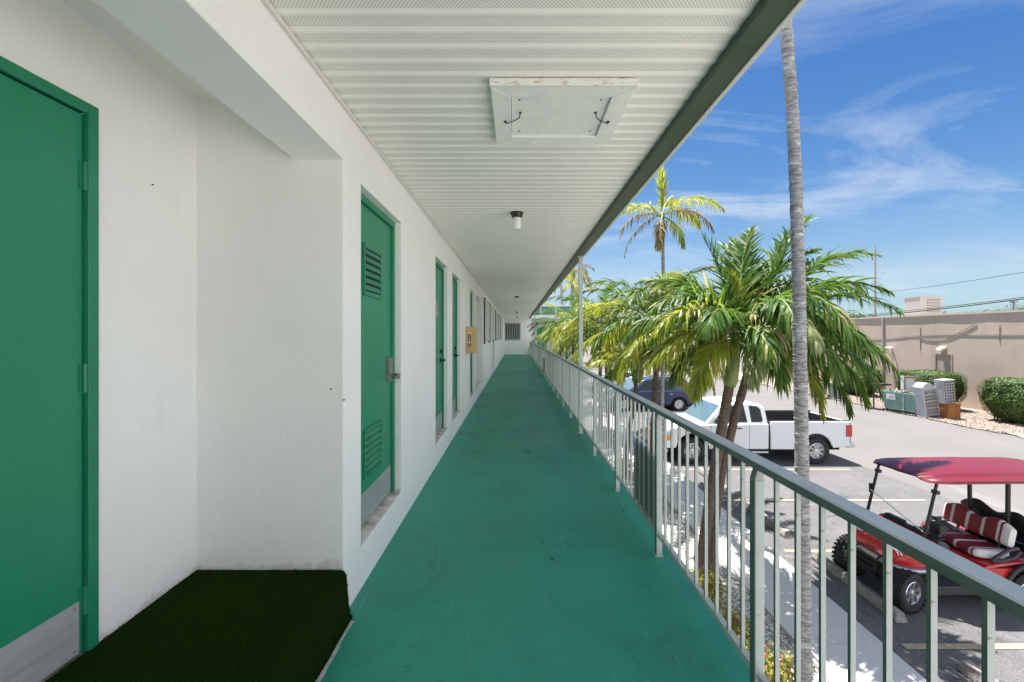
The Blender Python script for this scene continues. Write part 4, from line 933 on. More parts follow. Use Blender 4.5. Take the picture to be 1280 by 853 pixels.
def wheel(O, c, r, w_, parent, side, spokes=5, rimr=.62, tread=False, name='wheel', steer=0):
    """tyre with rim sub-part; side -1 faces -y"""
    b = MB(O); place_ = Vector(c); c = Vector((0, 0, 0)); h = w_/2
    b.lathe([(r*rimr, -h*.85), (r*.86, -h), (r*.97, -h*.85), (r, -h*.5), (r, h*.5), (r*.97, h*.85), (r*.86, h), (r*rimr, h*.85)], c, 'y', 40, caps=False)
    if tread:
        for i in range(24):
            for row, off in ((-.80, 0), (-.27, .5), (.27, 0), (.80, .5)):
                a = 2*math.pi*(i+off)/24; da = .085; rr0, rr1 = r*.98, r*1.06
                y0_, y1_ = c.y+row*h-h*.2, c.y+row*h+h*.2; vs = []
                for (aa, rr) in ((a-da, rr0), (a+da, rr0), (a+da*.8, rr1), (a-da*.8, rr1)):
                    for yy in (y0_, y1_): vs.append((c.x+rr*math.cos(aa), yy, c.z+rr*math.sin(aa)))
                b.add(vs, [(0,2,3,1), (4,6,7,5), (2,4,5,3), (6,0,1,7), (0,6,4,2), (1,3,5,7)])
    ty = b.build('wheel', m_tyre, parent, smooth='auto'); ty.location = place_; ty.rotation_euler.z = steer
    b = MB(O); f = c.y+side*h*.72; rr = r*rimr
    b.lathe([(rr*.93, c.y-side*h*.7-c.y), (rr, c.y-side*h*.8-c.y), (rr, side*h*.85), (rr*.95, side*h*.9), (rr*.90, side*h*.7), (rr*.86, side*h*.1), (rr*.2, side*h*.05)], c, 'y', 36, 0, caps=False)
    for i in range(spokes):
        a = 2*math.pi*i/spokes+.3
        for da in ((-.13, .13) if tread else (0,)):
            ca, sa = math.cos(a+da), math.sin(a+da); wv = .035*r/.28 if tread else .10*r
            p0 = Vector((c.x+ca*rr*.18, f, c.z+sa*rr*.18)); p1 = Vector((c.x+math.cos(a+da*.9)*rr*.93, f+side*.008, c.z+math.sin(a+da*.9)*rr*.93)); t = Vector((-sa, 0, ca))
            k0, k1 = wv*.55, wv*.42; d = Vector((0, -side*.03, 0))
            b.add([p0-t*k0, p0+t*k0, p1+t*k1, p1-t*k1, p0-t*k0+d, p0+t*k0+d, p1+t*k1+d, p1-t*k1+d], [(0,1,2,3), (4,7,6,5), (0,4,5,1), (1,5,6,2), (2,6,7,3), (3,7,4,0)], 0)
    b.lathe([(rr*.24, side*h*.5), (rr*.22, side*h*.82), (rr*.10, side*h*.88), (0.0, side*h*.88)], c, 'y', 20, 0)
    b.lathe([(rr*.84, side*h*.02), (rr*.2, side*h*.0)], c, 'y', 30, 1, caps=False)
    b.build('rim', [m_chrome, m_under], ty, smooth='auto')
    return ty
def arch(cx_, r, z0, n=12, rev=True):
    """points of a wheel opening from right to left along the sill at z0"""
    dz = z0
    out_ = []
    for i in range(n+1):
        a = math.pi*i/n
        out_.append((cx_+r*math.cos(a), max(z0, .0)+r*.98*math.sin(a)))
    return out_ if rev else out_[::-1]
def side_poly(b, pts, yf, off, thick, mi=0, sides=(-1, 1)):     # glass pane lying on a tilted side
    for s in sides:
        v0 = [(x, s*(yf(z)+off), z) for x, z in pts]; v1 = [(x, s*(yf(z)+off-thick), z) for x, z in pts]; n = len(pts)
        b.add(v0+v1, [tuple(range(n)), tuple(range(2*n-1, n-1, -1))]+[(i, (i+1) % n, n+(i+1) % n, n+i) for i in range(n)], mi)

def pickup():
    O = (4.55, 14.42, 0); root = empty('pickup_truck', O, 'white extended cab pickup truck with a black open bed parked nose to the building', 'pickup')
    hw = 1.0; zs = .46
    a1 = arch(.93, .50, zs-.02); a2 = arch(1.47, .50, zs-.02)
    lower = [(3.31, zs), (3.31, 1.27), (1.42, 1.24), (1.30, 1.25), (.25, 1.14), (.05, 1.04), (0, .86), (.0, .62), (.06, .46)] + [(.42, .46)]
    # clockwise outline with the front wheel arch cut in the sill
    poly = [(3.31, zs), (3.31, 1.27), (1.42, 1.24), (1.0, 1.21), (.25, 1.13), (.05, 1.02), (0, .86), (.02, .5), (.42, .5)]+[(x, z) for x, z in arch(.93, .50, .46, rev=False)][1:-1]+[(1.44, zs)]
    b = MB(); b.prism(poly, -hw+.03, hw-.03)
    b.build('body', m_wpaint, root, smooth='auto', bevel=.045, seg=3)
    yf = lambda z: .93-(z-1.24)*.26
    b = MB(); b.prism([(3.31, 1.255), (3.27, 1.74), (3.12, 1.84), (2.6, 1.885), (2.0, 1.86), (1.90, 1.82), (1.32, 1.225)], lambda z: -yf(z), yf)
    cab_ = b.build('cab', m_wpaint, root, smooth='auto', bevel=.05, seg=3)
    for s in (-1, 1):
        b = MB(); side_poly(b, [(1.60, 1.29), (1.98, 1.74), (2.10, 1.79), (2.60, 1.80), (2.66, 1.30)], yf, .006, .02, sides=(s,))
        b.build('side_window', m_glass, cab_)
        b = MB(); side_poly(b, [(2.78, 1.30), (2.76, 1.80), (3.02, 1.78), (3.12, 1.68), (3.15, 1.36), (3.10, 1.30)], yf, .006, .02, sides=(s,))
        b.build('rear_side_window', m_glass, cab_, bevel=.01)
    b = MB(); n_ = Vector((-.595, 0, .58)).normalized()*.008
    q = [Vector((1.37, -.84, 1.275)), Vector((1.37, .84, 1.275)), Vector((1.875, .74, 1.79)), Vector((1.875, -.74, 1.79))]
    b.add([p+n_ for p in q]+[p-n_ for p in q], [(0,1,2,3), (7,6,5,4), (0,4,5,1), (1,5,6,2), (2,6,7,3), (3,7,4,0)]); b.build('windscreen', m_glassb, cab_)
    b = MB(); b.box(3.275, 3.31, -.70, .70, 1.36, 1.74); b.build('rear_window', m_glass, cab_)
    # bed
    side = [(5.86, .62), (5.86, 1.33), (3.36, 1.33), (3.36, zs), (4.27, zs)]+[(x, z) for x, z in arch(4.78, .50, .46, rev=False)][1:-1]+[(5.30, .50), (5.80, .55)]
    for s, nm in ((-1, 'bed_side'), (1, 'bed_side')):
        b = MB(); b.prism(side, s*(hw-.03), s*(hw-.11)); b.build(nm, m_wpaint, root, smooth='auto', bevel=.02)
        b = MB(); b.box(3.36, 5.86, s*(hw-.12)-.001, s*(hw-.06), 1.332, 1.356); b.box(3.38, 5.84, s*(hw-.145), s*(hw-.113), .80, 1.34); b.build('bed_rail_cap', m_liner, root, bevel=.008)
    b = MB(); b.box(5.80, 5.87, -hw+.03, hw-.03, .62, 1.31); b.build('tailgate', m_wpaint, root, bevel=.02)
    b = MB(); b.box(5.765, 5.797, -hw+.15, hw-.15, .80, 1.30); b.box(3.36, 5.797, -hw+.11, hw-.11, .76, .80)
    for i in range(12): b.box(3.4, 5.76, -.78+i*.135, -.72+i*.135, .80, .815)
    b.box(3.345, 3.385, -hw+.11, hw-.11, .80, 1.33); b.box(4.45, 5.12, .55, .86, .80, 1.02); b.box(4.45, 5.12, -.86, -.55, .80, 1.02)
    b.build('bed_liner', m_liner, root, bevel=.01)
    b = MB(); b.tube([(5.70, -.86, 1.28), (5.35, -.86, 1.15)], .012, 6); b.tube([(5.70, .86, 1.28), (5.35, .86, 1.15)], .012, 6); b.build('tie_down', m_chrome, root)
    b = MB(); b.box(.05, 5.75, -.62, .62, .36, .62); b.box(3.3, 5.6, -.85, .85, .56, .74); b.build('chassis', m_under, root)
    b = MB(); b.box(5.80, 6.02, -.93, .93, .50, .66); b.box(5.87, 6.02, -.45, .45, .66, .70); b.build('rear_bumper', m_chrome, root, bevel=.03, seg=3)
    b = MB(); b.box(-.09, .12, -.95, .95, .46, .68); b.box(-.04, .2, -.90, .90, .34, .45); b.build('front_bumper', m_chrome, root, bevel=.04, seg=3)
    b = MB(); b.box(-.03, .01, -.62, .62, .72, 1.04); b.build('grille', m_trim, root, bevel=.01)
    b = MB(); b.box(-.05, -.028, -.62, .62, .86, .91); b.build('grille_bar', m_chrome, root)
    for s in (-1, 1):
        b = MB(); b.box(-.03, .30, s*.98, s*.66, .74, .90, 1); b.box(-.03, .26, s*.975, s*.66, .90, 1.03, 0); b.build('headlight', [m_clear, m_amber], root, bevel=.01)
        b = MB(); b.box(5.70, 5.885, s*.99, s*.86, .86, 1.22); b.build('tail_light', m_redl, root, bevel=.01)
        b = MB(); b.box(1.62, 1.74, s*.99, s*1.20, 1.26, 1.44); b.box(1.68, 1.72, s*.93, s*1.0, 1.28, 1.33); b.build('wing_mirror', m_trim, root, bevel=.03)
        b = MB(); b.box(2.30, 2.46, s*.968, s*.995, 1.10, 1.135); b.build('door_handle', m_trim, root, bevel=.006)
        b = MB(); b.box(1.50, 3.25, s*1.03, s*.9, .36, .41); b.build('running_board', m_chrome, root, bevel=.01)
        b = MB()
        for xx in (1.50, 2.70, 3.333): b.box(xx-.006, xx+.006, s*.9705, s*.9718, .50, 1.235)
        b.build('door_seam', m_trim, root)
        wheel((0, 0, 0), (.91, s*.87, .41), .41, .26, root, s, spokes=8, rimr=.60)
        wheel((0, 0, 0), (4.78, s*.87, .41), .41, .26, root, s, spokes=8, rimr=.60)
        b = MB()
        for cxx in (.93, 4.78): 
            pa = arch(cxx, .515, .46); pb = arch(cxx, .495, .46)
            for i in range(len(pa)-1): b.quad((pa[i][0], s*.972, pa[i][1]), (pa[i+1][0], s*.972, pa[i+1][1]), (pb[i+1][0], s*.90, pb[i+1][1]), (pb[i][0], s*.90, pb[i][1]))
        b.build('arch_trim', m_under, root, fixn=False)
    for ch in kids(root): pass
    return root
pickup()

def passenger(O, label, paint, sedan=False, rz=0, name='parked_car', cat='car', group=None, ln=4.7):
    root = empty(name, O, label, cat, group, rz=rz); hw = .93; zs = .30; r = .345 if not sedan else .32
    H = 1.70 if not sedan else 1.42; bl = 1.06 if not sedan else .92; xr = ln-.90; xf_ = .93
    poly = [(xr+.42, zs), (ln-.06, zs+.06), (ln, .60), (ln-.03, bl+.0), (ln-.2 if not sedan else ln-.1, bl+.06), (1.35, bl), (.6, bl-.12), (.12, bl-.26), (0, .60), (.04, zs), (xf_-.42, zs)]
    poly += arch(xf_, .42, zs, rev=False)[1:-1]+[(xf_+.42, zs), (xr-.42, zs)]+arch(xr, .42, zs, rev=False)[1:-1]
    b = MB(); b.prism(poly[::-1], -hw, hw); body = b.build('body', paint, root, smooth='auto', bevel=.07, seg=3)
    yf = lambda z: .87-(z-bl)*.30
    if not sedan: top = [(ln-.10, bl+.02), (ln-.42, 1.58), (ln-.75, 1.66), (2.7, H), (2.25, H-.03), (1.95, H-.10), (1.12, bl-.02)]
    else: top = [(ln-.55, bl+.04), (ln-1.25, H-.08), (2.7, H), (2.2, H-.03), (1.25, bl-.02)]
    b = MB(); b.prism(top, lambda z: -yf(z), yf); cabn = b.build('cabin', paint, root, smooth='auto', bevel=.05, seg=3)
    wt = H-.13
    if not sedan: wins = [[(1.50, bl+.05), (2.08, wt), (2.62, wt+.03), (2.60, bl+.05)], [(2.70, bl+.05), (2.72, wt+.03), (3.42, wt), (3.62, bl+.20), (3.58, bl+.07)], [(3.74, bl+.26), (3.56, wt-.01), (3.95, wt-.05), (4.28, bl+.28)]]
    else: wins = [[(1.6, bl+.05), (2.2, wt), (2.6, wt+.03), (2.6, bl+.05)], [(2.7, bl+.05), (2.7, wt+.03), (3.3, wt-.02), (3.75, bl+.06)]]
    for wn in wins:
        for s in (-1, 1): b = MB(); side_poly(b, wn, yf, .005, .02, sides=(s,)); b.build('side_window', m_glass, cabn, bevel=.004)
    p0 = top[-1]; p1 = top[-2]; 
    def pane(a, c, wa, wc, nm, mm):
        A = Vector((a[0], 0, a[1])); D = Vector((c[0]-a[0], 0, c[1]-a[1])); nn_ = Vector((-D.z, 0, D.x)).normalized()*.008
        if nn_.z < 0: nn_ = -nn_
        s0, s1 = A+D*.08, A+D*.93; q = [s0+Vector((0, -wa, 0)), s0+Vector((0, wa, 0)), s1+Vector((0, wc, 0)), s1+Vector((0, -wc, 0))]
        b = MB(); b.add([p+nn_ for p in q]+[p-nn_ for p in q], [(0,1,2,3), (7,6,5,4), (0,4,5,1), (1,5,6,2), (2,6,7,3), (3,7,4,0)]); b.build(nm, mm, cabn)
    pane(p0, p1, .78, .64, 'windscreen', m_glassb); pane(top[0], top[1], .74, .62, 'rear_window', m_glass)
    for s in (-1, 1):
        b = MB(); b.box(ln-.24, ln+.004, s*.945, s*.62, bl-.26, bl-.04); b.build('tail_light', m_redl, root, bevel=.02)
        b = MB(); b.box(-.002, .34, s*.937, s*.58, bl-.42, bl-.27); b.build('headlight', m_clear, root, bevel=.02)
        b = MB(); b.box(1.50, 1.68, s*.88, s*1.07, bl+.04, bl+.17); b.build('wing_mirror', paint, root, bevel=.03)
        b = MB()
        for xx in (2.36, 3.30): b.box(xx, xx+.17, s*.925, s*.95, bl-.17, bl-.14)
        b.build('door_handle', m_chrome, root)
        b = MB()
        for xx in (1.52, 2.64, 3.50): b.box(xx-.004, xx+.004, s*.929, s*.9315, zs+.12, bl-.02)
        b.build('door_seam', m_trim, root)
        for xx in (xf_, xr): wheel((0, 0, 0), (xx, s*.82, r), r, .22, root, s, spokes=5, rimr=.68)
        if not sedan:
            b = MB(); b.tube([(2.2, s*.62, H-.02), (2.3, s*.62, H+.05), (3.8, s*.60, H+.03), (3.95, s*.60, H-.05)], .018, 6); b.build('roof_rail', m_trim, root)
    b = MB(); b.box(.15, ln-.15, -.80, .80, .22, .60); b.build('underbody', m_under, root)
    b = MB(); b.box(-.03, .12, -.88, .88, zs+.02, zs+.20); b.box(ln-.10, ln+.05, -.88, .88, zs+.04, zs+.28); b.build('bumper', m_trim if not sedan else paint, root, bevel=.03)
    return root
passenger((4.75, 23.65, 0), 'dark navy blue sport utility car parked beyond the white pickup', m_bpaint, name='parked_suv', cat='suv', ln=4.7)
passenger((4.9, 26.4, 0), 'white sedan parked in the bay just behind the navy car', m_wpaint, sedan=True, ln=4.6)
passenger((5.0, 31.5, 0), 'white sedan parked farthest along the row, mostly behind fronds', m_wpaint, sedan=True, ln=4.6)
passenger((19.5, 56, 0), 'grey white car parked across the far end of the driveway below the trees', mat('silver_paint', (.45, .46, .47), .3, .6, coat=.6), name='parked_suv', cat='suv')

# ------------------------------------------------------------------ golf cart (local x runs towards its rear, -y is the side nearest the camera)
CO_ = (5.71, 6.86, 0)
cart = empty('golf_cart', CO_, 'red golf cart with red and white striped bench, knobbly tyres and red roof', 'golf cart', rz=R(0.5))
def hring(x, z0, z1, w_, k=.25, n=5):      # rounded cross-section in the yz plane
    out_ = []; h = z1-z0; r = min(h, w_)*k
    for cy_, cz_, a0 in ((w_-r, z0+r, -90), (w_-r, z1-r, 0), (-w_+r, z1-r, 90), (-w_+r, z0+r, 180)):
        for i in range(n):
            a = R(a0+90*i/(n-1)); out_.append((x, cy_+r*math.cos(a), cz_+r*math.sin(a)))
    return out_
b = MB(); b.loft([hring(-.09, .62, .71, .32, .45), hring(-.04, .58, .785, .42, .4), hring(.07, .55, .85, .50, .35), hring(.20, .56, .90, .54, .33), hring(.34, .60, .945, .55, .3), hring(.44, .62, .99, .55, .25), hring(.50, .62, 1.0, .54, .2)])
b.build('front_body', m_red, cart, smooth='auto', sub=1, ang=60)
b = MB(); b.loft([hring(-.13, .56, .62, .33, .4), hring(-.07, .54, .612, .45, .4), hring(.07, .53, .60, .545, .4), hring(.28, .56, .61, .575, .4), hring(.40, .54, .60, .56, .4)])
b.build('bumper_trim', mat('silver_trim', (.42, .43, .44), .35, .7), cart, smooth='auto')
b = MB(); b.box(-.15, .50, -.34, .34, .26, .56); b.box(.30, 2.45, -.50, .50, .24, .31); b.build('chassis', m_under, cart, bevel=.02)
# brush guard
b = MB()
for s in (-1, 1): b.tube([(.06, s*.17, .24), (-.12, s*.19, .28), (-.195, s*.21, .38), (-.185, s*.22, .58), (-.10, s*.20, .64)], .017, 8)
for z, x in ((.30, -.135), (.40, -.195), (.49, -.195), (.57, -.188)): b.tube([(x, -.215, z), (x-.01, 0, z), (x, .215, z)], .014, 8)
for s in (-1, 1): b.tube([(-.195, s*.21, .42), (-.12, s*.34, .38), (.04, s*.36, .34)], .014, 8)
b.build('brush_guard', m_blackm, cart, smooth='auto')
for s in (-1, 1):
    b = MB(); c0 = Vector((.035, s*.335, .755))
    b.loft([[(c0.x+.10, c0.y+.12*math.cos(t)*.95, c0.z+.072*math.sin(t)) for t in [2*math.pi*j/20 for j in range(20)]], [(c0.x-.045+.05*abs(math.cos(t))*.3, c0.y+.115*math.cos(t)*.95, c0.z+.066*math.sin(t)) for t in [2*math.pi*j/20 for j in range(20)]]], 1)
    for dy in (-.05, .045): b.lathe([(.038, -.052), (.03, -.040), (.012, -.035), (0.0, -.035)], (c0.x, c0.y+dy, c0.z), 'x', 16, 0)
    b.build('headlight', [m_chrome, m_clear], cart, smooth='auto')
# badge strokes between the lights
b = MB()
for i in range(6): b.box(-.101, -.097, -.11+i*.036, -.09+i*.036, .665, .685+.006*(i % 3))
b.build('badge', m_trim, cart)
for s in (-1, 1):
    for xx in (0, 1.74):
        wheel((0, 0, 0), (xx, s*.50, .295), .283, .25, cart, s, spokes=7, rimr=.58, tread=True, steer=R(17) if xx == 0 else 0)
# dashboard, steering
b = MB(); b.loft([hring(.48, .74, 1.01, .53, .3), hring(.56, .72, 1.02, .53, .3), hring(.64, .76, .96, .52, .3)]); b.build('dashboard', m_trim, cart, smooth='auto')
b = MB(); b.box(.50, .60, -.50, -.05, 1.015, 1.035); b.box(.50, .58, .1, .42, 1.015, 1.05); b.build('dash_tray', m_blackm, cart, bevel=.02)
b = MB(); hub = Vector((.86, -.26, 1.14)); ax = Vector((.55, 0, .83)).normalized(); u = Vector((0, 1, 0)); q = ax.cross(u)
b.tube([(.60, -.26, .88), tuple(hub)], [.03, .022], 10); b.tube([hub+(u*math.cos(a)+q*math.sin(a))*.18 for a in [2*math.pi*i/28 for i in range(29)]], .014, 8, caps=False)
for a in (0.3, 2.84, 4.71): b.tube([hub, hub+(u*math.cos(a)+q*math.sin(a))*.178], .010, 6)
b.lathe([(.05, -.02), (.05, .015)], hub, 'z', 16); b.build('steering_wheel', m_trim, cart, smooth='auto')
b = MB(); b.box(.68, .80, -.34, -.16, 1.00, 1.16); b.build('dash_box', m_trim, cart, bevel=.02)
# floor and lower body
b = MB(); b.box(.40, 1.15, -.56, .56, .315, .345); b.build('floor_mat', m_trim, cart, bevel=.01)
b = MB(); b.prism([(.42, .40), (.30, .40), (.34, .27), (1.28, .27), (1.33, .31), (1.33, .40)][::-1], -.62, .62); b.build('rocker_panel', m_trim, cart, bevel=.015)
rp = [(1.06, .42), (1.10, .68), (1.35, .715), (1.8, .74), (2.4, .73), (2.64, .66), (2.66, .46), (2.16, .44)]+[(1.74+.37*math.cos(R(t)), .33+.37*math.sin(R(t))) for t in (20, 40, 60, 80, 100, 120, 140, 160)]+[(1.36, .42)]
b = MB(); b.prism(rp, -.60, .60); b.build('rear_body', m_red, cart, smooth='auto', bevel=.035, seg=3)
b = MB(); b.box(1.08, 1.14, -.585, .585, .35, .60); b.build('seat_base', mat('shaded_red_panel', (.36, .012, .015), .35, coat=.4), cart, bevel=.01)  # darker copy of the body red, shade under the cushion put into its colour
for s in (-1, 1):
    b = MB(); 
    P_ = [(1.74+.40*math.cos(R(t)), .33+.40*math.sin(R(t))) for t in range(5, 181, 12)]; Q_ = [(1.74+.345*math.cos(R(t)), .33+.345*math.sin(R(t))) for t in range(5, 181, 12)]
    for i in range(len(P_)-1):
        for (A_, B_, ya, yb) in ((P_, P_, s*.56, s*.64), (Q_, Q_, s*.56, s*.64), (P_, Q_, s*.64, s*.64)):
            b.quad((A_[i][0], ya if A_ is B_ else s*.64, A_[i][1]), (A_[i+1][0], ya if A_ is B_ else s*.64, A_[i+1][1]), (B_[i+1][0], yb, B_[i+1][1]), (B_[i][0], yb, B_[i][1]))
    b.build('rear_fender', m_trim, cart, merge=True)
# striped bench: slices across the cart
cuts = [(-.49, 1), (-.40, 0), (-.37, 1), (-.335, 0), (-.16, 1), (-.115, 0), (.07, 1), (.115, 0), (.30, 1), (.345, 0), (.46, 1), (.49, 1)]
def bench(nm, ringf, mats, cuts_):
    ys = []; ms = []
    for i in range(len(cuts_)-1):
        y0_, m_ = cuts_[i]; y1_ = cuts_[i+1][0]; kk = max(1, int((y1_-y0_)/.04))
        for j in range(kk): ys.append(y0_+(y1_-y0_)*j/kk); ms.append(m_)
    ys.append(cuts_[-1][0]); b = MB(); b.loft([ringf(y_) for y_ in ys], mids=ms); return b.build(nm, mats, cart, smooth='auto', ang=50)
def rr2(xc, zc, hx, hz, tilt, y_, e=1.0, n=4, k=.45):
    out_ = []; r = min(hx, hz)*k*2*.9; hx *= e; hz *= (.75+.25*e); r *= e
    for sx2, sz2, a0 in ((1, -1, -90), (1, 1, 0), (-1, 1, 90), (-1, -1, 180)):
        for i in range(n):
            a = R(a0+90*i/(n-1)); px2 = sx2*(hx-r)+r*math.cos(a); pz2 = sz2*(hz-r)+r*math.sin(a)
            out_.append((xc+px2*math.cos(tilt)+pz2*math.sin(tilt), y_, zc-px2*math.sin(tilt)+pz2*math.cos(tilt)))
    return out_
def endf(y_, hw_): 
    d = hw_-abs(y_); return min(1, .38+.62*math.sqrt(max(0, min(1, d/.07))))
bench('seat_cushion', lambda y_: rr2(1.38, .775+.012*math.cos(y_*11), .27, .062, .05, y_, endf(y_, .49)), [m_vred, m_vwhite], cuts)
def backring(y_):
    lobe = .035*math.cos(2*math.pi*(abs(y_)-.28)/.56) if abs(y_) < .54 else 0
    return rr2(1.61, 1.05+lobe*.7, .062, .155+lobe*.5, .22, y_, endf(y_, .52), k=.48)
bench('seat_back', backring, [m_vred, m_vwhite], cuts)
bench('rear_seat_back', lambda y_: rr2(1.93, 1.08+.03*math.cos(2*math.pi*(abs(y_)-.28)/.56), .06, .20+.02*math.cos(2*math.pi*(abs(y_)-.28)/.56), -.15, y_, endf(y_, .52)), m_vblack, [(-.52, 0), (.52, 0)])
bench('rear_seat_cushion', lambda y_: rr2(2.20, .80, .25, .06, -.04, y_, endf(y_, .52)), m_vblack, [(-.52, 0), (.52, 0)])
b = MB(); b.box(1.74, 1.80, -.30, .30, .78, .98); b.box(1.50, 1.85, -.48, .48, .725, .75)
for s in (-.3, .3): b.tube([(1.58, s, .76), (1.66, s, .96)], .018, 8)
b.build('seat_frame', m_blackm, cart)
for s in (-1, 1):
    b = MB(); b.tube([(1.24, s*.545, .73), (1.30, s*.56, .80), (1.46, s*.56, .89), (1.62, s*.55, .91), (1.68, s*.54, .86), (1.56, s*.55, .77), (1.38, s*.555, .73), (1.24, s*.545, .73)], .024, 8, caps=False); b.build('arm_rest', m_trim, cart, smooth=True)
    b = MB(); b.tube([(2.0, s*.545, .74), (2.15, s*.55, .91), (2.4, s*.55, .91), (2.48, s*.545, .76)], .024, 8); b.build('rear_arm_rest', m_trim, cart, smooth=True)
    b = MB(); b.tube([(.30, s*.51, .93), (.27, s*.505, 1.02), (.48, s*.50, 1.88)], [.024, .024, .02], 10); b.box(.43, .48, s*.50-.045, s*.50+.045, 1.70, 1.75); b.build('front_roof_post', m_blackm, cart, smooth='auto')
    b = MB(); b.tube([(1.79, s*.27, .80), (1.79, s*.28, 1.90)], .030, 12); b.build('rear_roof_post', m_blackm, cart, smooth='auto')
b = MB(); b.box(.34, .375, .52, .56, 1.34, 1.50); b.tube([(.37, .50, 1.42), (.36, .55, 1.42)], .01, 6); b.build('mirror', m_blackm, cart, bevel=.008)
b = MB(); b.tube([(.33, .50, 1.40), (.30, -.48, 1.12)], .008, 6); b.build('windshield_strap', m_vwhite, cart)
b = MB(); b.box(2.78, 3.15, -.48, .48, .34, .37); b.tube([(2.6, -.45, .38), (3.15, -.45, .36)], .02, 8); b.tube([(2.6, .45, .38), (3.15, .45, .36)], .02, 8); b.tube([(3.12, -.45, .38), (3.14, -.45, .75), (3.14, .45, .75), (3.12, .45, .38)], .018, 8); b.build('rear_step', m_blackm, cart)
# roof: shallow moulded shell
def rsec(x, w_, z, crown, lip):
    ys = [-w_, -w_*.97, -w_*.90, -w_*.74, -w_*.69, -w_*.3, 0, w_*.3, w_*.69, w_*.74, w_*.90, w_*.97, w_]
    zs_ = [z-lip, z-.006, z+.014, z+.016, z+.022+crown*.75, z+.028+crown*.95, z+.028+crown, z+.028+crown*.95, z+.022+crown*.75, z+.016, z+.014, z-.006, z-.0-lip]
    top_ = [(x, a, c) for a, c in zip(ys, zs_)]
    return top_+[(x, w_*.95, z-lip), (x, w_*.9, z-lip+.03), (x, 0, z-.0), (x, -w_*.9, z-lip+.03), (x, -w_*.95, z-lip)]
zr = 1.905
b = MB(); b.loft([rsec(.33, .44, zr-.03, .0, .008), rsec(.36, .50, zr-.02, .004, .025), rsec(.44, .565, zr, .010, .04), rsec(.56, .60, zr+.008, .03, .045), rsec(.72, .61, zr+.012, .042, .045), rsec(1.6, .61, zr+.018, .046, .045), rsec(2.5, .61, zr+.012, .042, .045), rsec(2.75, .59, zr+.004, .02, .04), rsec(2.86, .53, zr-.01, .0, .03)])
b.build('roof', m_redroof, cart, smooth='auto', ang=24)

m_groove = mat('roof_groove', (.05, .003, .006), .5)
for s in (-1, 1):
    b = MB(); b.tube([(.52, s*.425, zr+.020), (.60, s*.435, zr+.030), (.75, s*.438, zr+.034), (2.5, s*.438, zr+.034), (2.72, s*.42, zr+.022)], .007, 6); b.build('roof_groove', m_groove, cart, smooth=True)
    b = MB(); b.tube([(.47, s*.555, zr-.012), (.72, s*.607, zr-.002), (2.5, s*.607, zr-.002), (2.74, s*.585, zr-.008)], .005, 6); b.build('roof_groove', m_groove, cart, smooth=True)
# ------------------------------------------------------------------ beige warehouse across the driveway
WO = (24.5, 32, 0); wh = empty('warehouse', WO, 'long flat roofed beige stucco building across the driveway', 'building')
XF = 24.5; HT = 5.13
b = MB(WO); wallgrid(b, XF, 15, 46, 0, HT, [(24.35, 25.25, .05, 2.87, .06)], .06, axis='x', sgn=1)
b.quad((XF, 15, 0), (60, 15, 0), (60, 15, HT), (XF, 15, HT)); b.quad((XF, 46, 0), (60, 46, 0), (60, 46, HT), (XF, 46, HT)); b.quad((XF, 15, HT), (60, 15, HT), (60, 46, HT), (XF, 46, HT))
b.build('wall', m_beige, wh, merge=True)
b = MB(WO)
n = 60; pts = []
for i in range(n):     # coping, slightly uneven
    y0_, y1_ = 15+31*i/n, 15+31*(i+1)/n; e = .012*noise.noise(Vector((0, y0_*.7, 0)))
    b.box(XF-.07+e, XF+.30, y0_, y1_-.001, HT+.001, HT+.11)
b.build('coping', mat('coping_paint', (.56, .47, .40), .8), wh)
b = MB(WO); b.box(XF+.02, XF+.05, 24.37, 25.23, .06, 2.85); dr = b.build('service_door', m_beiged, wh)
b = MB(WO); b.lathe([(.03, 0), (.03, -.06)], (XF+.02, 24.46, 1.2), 'x', 10); b.build('handle', m_metal, dr)
b = MB(WO); b.box(XF-.03, XF, 24.28, 24.35, .05, 2.95); b.box(XF-.03, XF, 25.25, 25.32, .05, 2.95); b.box(XF-.03, XF, 24.35, 25.25, 2.87, 2.95); b.build('door_frame', m_beiged, wh)
b = MB(WO); b.add([(XF, 24.62, 3.20), (XF, 24.98, 3.20), (XF-.30, 24.98, 3.08), (XF-.30, 24.62, 3.08), (XF, 24.62, 3.34), (XF, 24.98, 3.34), (XF-.28, 24.98, 3.24), (XF-.28, 24.62, 3.24)], [(0,1,2,3), (4,5,6,7), (0,3,7,4), (1,5,6,2), (3,2,6,7), (0,4,5,1)]); b.build('door_lamp', mat('lamp_hood', (.72, .66, .52), .5), wh, bevel=.02)
b = MB(WO); b.box(XF-.10, XF-.001, 28.80, 28.92, .0, HT-.02); b.build('downpipe', mat('downpipe_paint', (.44, .36, .31), .7), wh, bevel=.02)
for dy in (-.16, .16):
    b = MB(WO); b.tube([(XF-.02, 28.2, 3.14), (XF-.10, 28.2+dy*.6, 3.2), (XF-.16, 28.2+dy, 3.16)], [.03, .03, .03], 8); b.lathe([(.05, 0), (.085, -.10), (.085, -.13)], (XF-.15, 28.2+dy, 3.16), 'x', 14); b.build('flood_lamp', m_glassw, wh, smooth='auto')
